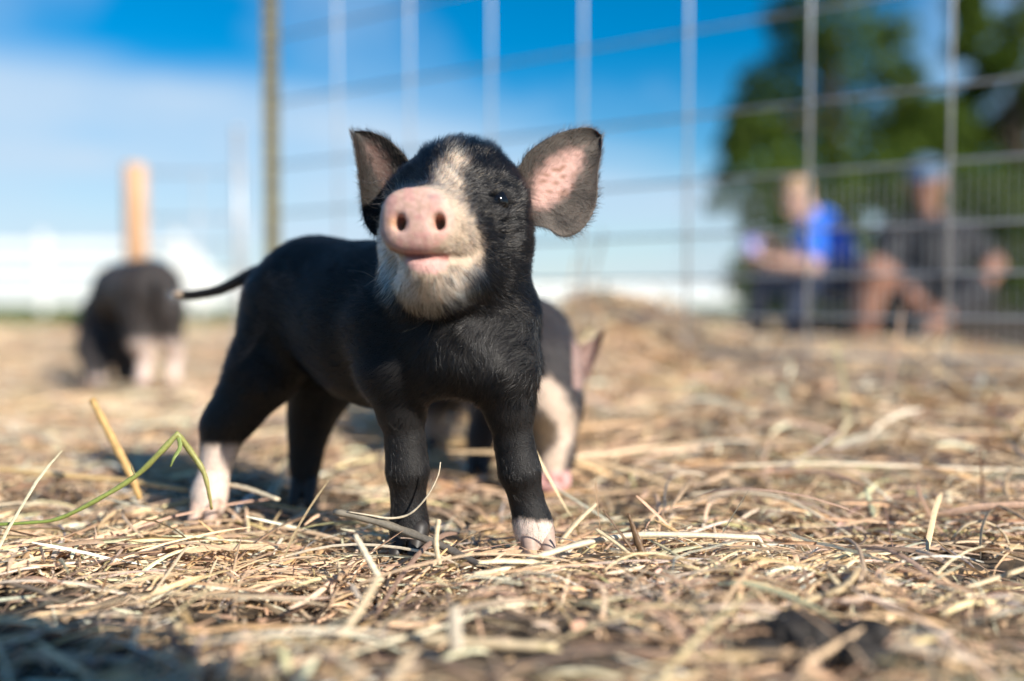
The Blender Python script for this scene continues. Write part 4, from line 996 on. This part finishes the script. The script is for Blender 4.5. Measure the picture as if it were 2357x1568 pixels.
# the photographer, kneeling low beside and behind the lens; their shadow falls over the front left corner
Pp = empty('person', (0.625, -0.595, 0)); tag(Pp, 'person in a dark jacket kneeling upright on the straw just behind the viewpoint', 'person')
g = SDF((0.15, -1.35, -0.05), (1.15, -0.12, 1.20), 0.010)
K0 = np.array([0.625, -0.595, 0.0]); hd_ = K0 + (-.03, .10, 1.02); head_sdf(g, hd_, (-.35, .85, -.35), 1.0)
tor = [K0 + (0, -.06, .46), K0 + (0, -.01, .64), K0 + (-.01, .03, .80)]
g.chain(tor, [.145, .14, .13], .05); g.cone(tor[2], hd_ - (0, .04, .08), .06, .055, .03)
limbs = []
for sx in (-1, 1):
    sh_ = tor[2] + np.array([sx * .16, 0, 0]); el_ = K0 + (sx * .22, .06, .58); wr_ = K0 + (sx * .12, .24, .48); kn_ = K0 + (sx * .13, .10, .06); an_ = K0 + (sx * .13, -.36, .06)
    limbs.append((sh_, el_, wr_, kn_, an_, sx))
    g.chain([sh_, el_, wr_], [.060, .046, .030], .03); hand_sdf(g, wr_, (-sx * .5, .8, 0), (-sx, 0, -.3))
    g.chain([tor[0] + (sx * .09, 0, -.04), kn_, an_, an_ + (0, -.12, 0)], [.10, .074, .050, .036], .03)
smesh(g, 'body', M_skinA, Pp)
c_ = SDF((0.10, -1.0, 0.25), (1.20, -0.1, 1.02), .012); c_.chain(tor, [.172, .165, .15], .05)
for sh_, el_, wr_, kn_, an_, sx in limbs: c_.chain([sh_, el_, el_ * .15 + wr_ * .85], [.078, .062, .046], .03)
smesh(c_, 'jacket', M_char, Pp)
c_ = SDF((0.15, -1.25, -0.06), (1.15, -0.2, 0.62), .012)
for sh_, el_, wr_, kn_, an_, sx in limbs: c_.chain([tor[0] + (sx * .09, 0, -.02), kn_, an_], [.125, .090, .064], .03)
smesh(c_, 'trousers', M_navy, Pp)
c_ = SDF(hd_ - .17, hd_ + .17, .007); c_.ell(hd_ + (0, -.02, .035), (.082, .092, .085), .01); smesh(c_, 'hair', M_hairB, Pp)
for sh_, el_, wr_, kn_, an_, sx in limbs: shoe(Pp, an_ + (0, -.10, -.01), (0, -1), M_shoe)

# timber sleeper they sit on
M_sleeper = mat('creosoted_timber', (0.030, 0.024, 0.020), 0.85, noise=((3, 40, 40), 0.4), bump=(40, 0.5, 0.01))
root = empty('timber_sleeper', (2.2, 4.85, 0)); tag(root, 'long dark timber sleeper the two people are sitting on', 'bench')
zt = 0.125
link('beam', box((1.45, 4.55, -0.10), (3.3, 5.10, zt), 0.012), M_sleeper, root)
for x_ in (1.47, 3.28): link('end_plate', box((x_ - 0.006, 4.58, 0.02), (x_ + 0.006, 5.07, zt - 0.02), 0.002) if False else box((x_ - 0.028 if x_ < 2 else x_ + 0.0225, 4.62, 0.02), (x_ - 0.0225 if x_ < 2 else x_ + 0.028, 5.03, zt - 0.025), 0.001), M_rust, root)

# ------------------------------------------------------------------ trees and shrubs
def leaves(centres, radii, n, size, cols, squash=0.8):
    c = rng.integers(0, len(centres), n); d = rng.normal(0, 1, (n, 3)); d /= np.linalg.norm(d, axis=1, keepdims=True)
    p = np.asarray(centres)[c] + d * np.asarray(radii)[c][:, None] * (rng.random((n, 1)) ** 0.45) * np.array([1, 1, squash])
    a = rng.normal(0, 1, (n, 3)); a /= np.linalg.norm(a, axis=1, keepdims=True); b_ = np.cross(a, rng.normal(0, 1, (n, 3))); b_ /= np.linalg.norm(b_, axis=1, keepdims=True)
    s_ = size * rng.uniform(0.6, 1.3, (n, 1))
    V = np.stack([p - a * s_, p + b_ * s_ * .5, p + a * s_, p - b_ * s_ * .5], 1).reshape(-1, 3)
    col = np.asarray(cols)[rng.integers(0, len(cols), n)] * rng.uniform(0.7, 1.25, (n, 1))
    me = mesh_np('crown', V, np.arange(4 * n).reshape(-1, 4), smooth=False); color_attr(me, np.repeat(col, 4, 0)); return me
M_leaf = mat('leaf', rough=0.65, spec=0.2, attr='tint', trans=0.35); M_bark = mat('bark', (0.09, 0.068, 0.05), 0.9, noise=((12, 12, 3), 0.4), bump=(20, 0.8, 0.03))
GREENS = [(0.075, 0.130, 0.016), (0.100, 0.155, 0.018), (0.055, 0.100, 0.016), (0.120, 0.165, 0.022)]
def tree(label, base, height, clumps, n, size):
    root = empty('broadleaf_tree', base); tag(root, label, 'tree', 'trees behind the people'); base = np.array(base, float)
    c = [base + np.array(k[:3]) for k in clumps]; r_ = [k[3] for k in clumps]
    link('crown', leaves(c, r_, n, size, GREENS), M_leaf, root)
    top = base + np.array([0.1, 0, height * 0.85]); P = catmull([base + (0, 0, -.1), base + (0.06, 0, height * .3), base + (-.05, .05, height * .6), top], 10)
    v, q, tr = tube(P, np.linspace(0.19, 0.04, 10), 10); tk = link('trunk', mesh_np('trunk', v, q, tr), M_bark, root)
    for cc_ in c[:8]:
        s0 = P[random.randint(3, 8)]; v, q, tr = tube(catmull([s0, (s0 + cc_) / 2 + (0, 0, .15), cc_], 7), np.linspace(0.06, 0.012, 7), 6); link('limb', mesh_np('limb', v, q, tr), M_bark, tk)
D1 = 16.0
def cl_(x, y, D, base, r_): p = W(x, y, D); return (p[0] - base[0], p[1] - base[1], p[2] - base[2], r_)
t1 = (5.2, 16.2, 0.0)
tree('broad dark green tree whose foliage hangs over the person in blue', t1, 7.5,
     [cl_(x, y, D1 + random.uniform(-.6, .8), t1, r_) for x, y, r_ in ((1760, 200, .55), (1740, 300, .50), (1800, 330, .6), (1850, 250, .6), (1850, 120, .6), (1820, 40, .5), (1930, 60, .7), (1960, 180, .7), (1930, 300, .7), (2020, 300, .7), (2040, 80, .55), (2070, 180, .45), (1700, 360, .28), (1665, 410, .22), (1648, 470, .16), (1900, 380, .6), (1990, 400, .6), (2080, 380, .6), (1900, -60, .8), (2000, -80, .9), (1960, -200, 1.0), (2060, -220, .8), (1880, -180, .7), (2080, 290, .5), (1790, 400, .45), (2125, 260, .45), (2150, 340, .5), (2130, 410, .5), (1716, 270, .38), (1690, 330, .32), (2175, 300, .5), (2165, 400, .5), (2100, 330, .5))], 13500, 0.085)
t2 = (8.6, 17.0, 0.0)
tree('second leafy green tree with sky showing through its thin edge', t2, 7.0,
     [cl_(x, y, 16.8 + random.uniform(-.6, .8), t2, r_) for x, y, r_ in ((2215, 110, .34), (2205, 250, .42), (2225, 10, .35), (2240, 60, .35), (2300, 140, .40), (2260, 200, .35), (2350, 60, .5), (2240, 320, .45), (2310, 300, .5), (2370, 230, .5), (2200, 400, .5), (2290, 420, .6), (2370, 380, .6), (2420, 150, .7), (2440, 320, .8), (2450, 10, .7), (2260, -60, .45), (2360, -120, .8), (2520, -40, 1.0), (2520, 260, 1.0))], 9500, 0.085)
def shrub(label, base, clumps, n):
    root = empty('shrub', base); tag(root, label, 'shrub', 'shrubs behind the people'); base = np.array(base, float)
    c = [base + np.array(k[:3]) for k in clumps]
    link('foliage', leaves(c, [k[3] for k in clumps], n, 0.05, GREENS), M_leaf, root)
    st = None
    for k in clumps:
        v, q, tr = tube(catmull([base + (k[0] * .2, k[1] * .2, -.05), base + (k[0] * .6, k[1] * .6, k[2] * .5), base + np.array(k[:3])], 6), np.linspace(0.025, 0.008, 6), 6); link('stem', mesh_np('stem', v, q, tr), M_bark, root)
for i, (x_, lab) in enumerate(((2.55, 'low dense green shrub right behind the person in blue'), (3.35, 'green shrub standing between and behind the two seated people'), (4.15, 'dense green shrub right behind the person in the cap'), (5.0, 'wide green shrub past the shoulder of the person in the cap'))):
    shrub(lab, (x_, 8.8 + 0.2 * (i % 2), 0), [(random.uniform(-.4, .4), random.uniform(-.3, .3), z_, random.uniform(.3, .42)) for z_ in (.25, .45, .7, .9, 1.1, 1.2)] + [(-.35, 0, .35, .35), (.35, 0, .35, .35)], 4200)

# ------------------------------------------------------------------ single stalks that stand out from the litter
M_stalk = mat('straw_stalk', rough=0.45, spec=0.4, attr='tint', noise=((500, 500, 500), 0.22), bump=(700, 0.3, 0.0004), trans=0.08)
def Dg(y, z=0.004): return (CAM_H - z) * FPX / (y - 700.0)
def stalk(name, label, cat, pts, rad, col, flat=0.6, sharp=(), n=26, sides=7, parent=None, col2=None):
    """pts: (px, py, depth); sharp: indices where the stalk is kinked"""
    P = np.array([W(*p) for p in pts]); cuts = [0] + list(sharp) + [len(P) - 1]; path = []
    for a, b_ in zip(cuts[:-1], cuts[1:]):
        seg = catmull(P[a:b_ + 1], max(5, int(n * (b_ - a) / len(P)) + 4)) if b_ - a > 1 else np.linspace(P[a], P[b_], 6)
        path.append(seg if not len(path) else seg[1:])
    path = np.concatenate(path); s_ = np.linspace(0, 1, len(path)); rr_ = np.interp(s_, np.linspace(0, 1, len(rad)), rad)
    rr_ = rr_ * (1 + 0.10 * np.sin(np.arange(len(path)) * 1.9 + 7.3 * len(pts)))
    v, q, tr = tube(path, rr_, sides, flat); me = mesh_np(name, v, q, tr)
    c = np.array(col)[None, :] * rng.uniform(0.85, 1.12, (len(v), 1))
    if col2 is not None:
        k = np.r_[np.repeat(s_, sides), [0, 1]][:, None]; c = c * (1 - k) + np.array(col2) * k
    color_attr(me, c); o = link(name, me, M_stalk, parent)
    if label and parent is None: tag(o, label, cat)
    return o
ST = (0.68, 0.54, 0.35); OR = (0.60, 0.38, 0.15); GR = (0.20, 0.28, 0.06); BR = (0.16, 0.095, 0.05); GY = (0.30, 0.26, 0.20); PL = (0.74, 0.63, 0.46)
root = empty('green_stem', tuple(W(130, 1195, .70))); tag(root, 'bent green grass stem arching up from the straw with a sharp kink', 'stem')
stalk('stem', None, None, [(-20, 1208, .70), (60, 1204, .70), (135, 1194, .70), (225, 1150, .70), (312, 1096, .705), (365, 1045, .705), (408, 999, .71), (438, 1038, .715), (468, 1085, .715), (480, 1130, .715), (487, 1172, .72)], [.0015, .0016, .0020, .0025, .0028, .0030, .0027, .0019, .0012], GR, .8, sharp=(6,), n=40, parent=root, col2=(0.36, 0.32, 0.12))
stalk('leaf', None, None, [(410, 1004, .709), (414, 1030, .706), (400, 1055, .70), (392, 1075, .70)], [.0016, .0018, .0006], (0.26, 0.32, 0.10), .25, parent=root)
stalk('leaf', None, None, [(312, 1096, .704), (304, 1080, .702), (302, 1070, .70)], [.0011, .0012, .0004], (0.42, 0.42, 0.22), .3, parent=root)
stalk('straw_stalk', 'thick orange straw leaning up out of the litter beside the bent green stem', 'straw', [(322, 1150, .80), (300, 1092, .80), (258, 1010, .81), (212, 920, .82)], [.0026, .0034, .0036, .0030], OR, .75)
root = empty('straw_stalk', tuple(W(1475, 1235, .66))); tag(root, 'long pale straw bent sharply downward at its far end with a dangling leaf', 'straw')
stalk('stem', None, None, [(1090, 1322, .625), (1150, 1312, .63), (1300, 1262, .65), (1400, 1240, .66), (1475, 1231, .665), (1600, 1232, .67), (1744, 1238, .672), (1775, 1285, .668), (1835, 1362, .645)], [.0022, .0026, .0027, .0027, .0027, .0026, .0022, .0012], PL, .75, sharp=(6,), n=44, parent=root)
stalk('leaf', None, None, [(1742, 1244, .671), (1700, 1246, .668), (1655, 1258, .662), (1625, 1262, .66), (1590, 1245, .664), (1550, 1232, .668)], [.0010, .0017, .0020, .0017, .0008], PL, .2, parent=root)
stalk('leaf', None, None, [(1733, 1245, .671), (1734, 1270, .668), (1729, 1300, .664)], [.0010, .0015, .0007], PL, .25, parent=root)
stalk('straw_stalk', 'thick weathered grey stalk lying across the foot of a black foreleg', 'straw', [(770, 1178, .70), (850, 1196, .692), (930, 1222, .684), (1000, 1250, .672), (1060, 1278, .66), (1115, 1306, .645)], [.0030, .0036, .0037, .0035, .0034, .0026], GY, .75, col2=(0.09, 0.08, 0.075))
stalk('straw_stalk', 'thin pale straw curling upward in front of the black foreleg', 'straw', [(800, 1178, .695), (850, 1186, .690), (900, 1193, .688), (945, 1182, .686), (985, 1140, .684), (1008, 1095, .683), (1014, 1064, .682)], [.0008, .0014, .0016, .0013, .0010, .0008], PL, .5, n=34)
stalk('splinter', 'dark brown splintered stalk standing upright beside the long pale bent straw', 'straw', [(1490, 1305, .645), (1468, 1245, .648), (1446, 1182, .650)], [.0030, .0026, .0008], BR, .5)
stalk('splinter', 'thin dark splinter leaning away from the thicker upright splintered stalk', 'straw', [(1480, 1300, .640), (1436, 1238, .645), (1388, 1174, .650)], [.0020, .0017, .0008], BR, .5)
stalk('straw_stalk', 'split pale straw slanting down towards the dark upright splinters', 'straw', [(1372, 1218, .655), (1420, 1250, .648), (1470, 1288, .640)], [.0024, .0030, .0022], ST, .4)
stalk('straw_stalk', 'short pale straw stub standing upright between the black forelegs', 'straw', [(1012, 1300, .635), (1004, 1250, .64), (1010, 1196, .645)], [.0017, .0018, .0016], ST, .7)
stalk('straw_stalk', 'pale straw slanting across the soil under the grey weathered stalk', 'straw', [(818, 1232, .63), (850, 1290, .615), (878, 1338, .605)], [.0020, .0024, .0022], PL, .7)
stalk('straw_stalk', 'pale straw leaning up beside the white front hoof', 'straw', [(1288, 1250, .72), (1325, 1205, .73), (1372, 1160, .745)], [.0022, .0024, .0018], ST, .7)
stalk('straw_stalk', 'long golden straw lying level under the bent green stem', 'straw', [(-30, 1078, Dg(1078, .02)), (120, 1092, Dg(1092, .018)), (300, 1108, Dg(1108, .014)), (430, 1128, Dg(1128, .01))], [.0030, .0034, .0032, .0024], (0.66, 0.46, 0.22), .7)
stalk('straw_stalk', 'thick straw lying on the soil between the white hind sock and the dark hind leg', 'straw', [(505, 1112, .82), (570, 1125, .80), (640, 1150, .775)], [.0024, .0030, .0024], PL, .6)
stalk('straw_stalk', 'arched blurred straw rising from the open litter past the pale hind leg', 'straw', [(1580, 1140, .86), (1680, 1132, .85), (1790, 1145, .83), (1870, 1180, .80), (1960, 1235, .76)], [.0024, .0030, .0030, .0026, .0016], PL, .5)
stalk('straw_stalk', 'small arched straw loop near the darkest bare soil', 'straw', [(2190, 1240, .74), (2225, 1208, .74), (2270, 1203, .74), (2310, 1228, .735), (2330, 1275, .72)], [.0012, .0020, .0022, .0018, .0012], ST, .5)
stalk('straw_stalk', 'long level pale straw lying well behind the arched blurred straw', 'straw', [(1660, 1074, Dg(1074, .02)), (1900, 1068, Dg(1068, .024)), (2130, 1076, Dg(1076, .02)), (2400, 1086, Dg(1086, .016))], [.0028, .0034, .0034, .0026], PL, .6)
stalk('straw_stalk', 'fat out of focus straw stub lying level in the front litter', 'straw', [(940, 1466, .505), (1040, 1476, .50), (1160, 1484, .495), (1278, 1490, .49)], [.0022, .0030, .0032, .0030], ST, .8)
stalk('straw_stalk', 'blurred pale straw slanting up in the front litter under the grey stalk', 'straw', [(780, 1470, .50), (830, 1400, .515), (872, 1328, .53)], [.0020, .0026, .0022], ST, .7)
stalk('straw_stalk', 'broad blurred straw stub standing upright in the front litter', 'straw', [(1052, 1500, .475), (1048, 1450, .478), (1046, 1395, .482)], [.0034, .0038, .0032], (0.55, 0.47, 0.36), .5)
stalk('straw_stalk', 'reddish stalk lying near the shaded hollow at the front left', 'straw', [(385, 1462, .47), (420, 1490, .462), (452, 1520, .455)], [.0022, .0026, .0020], (0.26, 0.11, 0.07), .7)
stalk('straw_stalk', 'straw crossing the soil below the kinked end of the long pale straw', 'straw', [(1800, 1405, Dg(1405, .004)), (1880, 1375, Dg(1375, .006)), (1945, 1350, Dg(1350, .01)), (1985, 1295, .64)], [.0020, .0024, .0024, .0018], (0.58, 0.44, 0.26), .7)
stalk('straw_stalk', 'dark thin stalk standing over the soil beside the crossing straw', 'straw', [(2008, 1400, .60), (1996, 1330, .615), (1976, 1260, .625)], [.0016, .0017, .0012], (0.30, 0.22, 0.13), .7)
stalk('straw_stalk', 'long pale straw slanting over the dark soil past the small straw loop', 'straw', [(2160, 1375, .59), (2250, 1345, .60), (2400, 1295, .62)], [.0018, .0022, .0020], ST, .7)
# clod of mud
def clod(label, c, r_):
    g = SDF(np.array(c) - 2.2 * r_, np.array(c) + 2.2 * r_, r_ / 9)
    for k in range(12): g.ell(np.array(c) + rng.normal(0, r_ * .45, 3) * (1.5, 1, .5), np.array((1, .8, .55)) * r_ * rng.uniform(.45, .8), r_ * .12)
    v, q = g.mesh(1); v = v + vnormals(v, q) * ((vnoise(v[:, 0] * 300 + v[:, 2] * 220, v[:, 1] * 300) - .5) * r_ * .22)[:, None]
    tag(link('mud_clod', mesh_np('mud_clod', v, q), M_mud), label, 'mud clod')
M_mud = mat('damp_mud', (0.026, 0.021, 0.018), 0.75, noise=((150, 150, 150), 0.4), bump=(260, 0.8, 0.003))
clod('large dark lump of damp mud lying in the front litter', W(1890, 1478, .492), .022)
clod('small dark crumb of mud in the front litter beside the larger lump', W(1740, 1500, .485), .011)
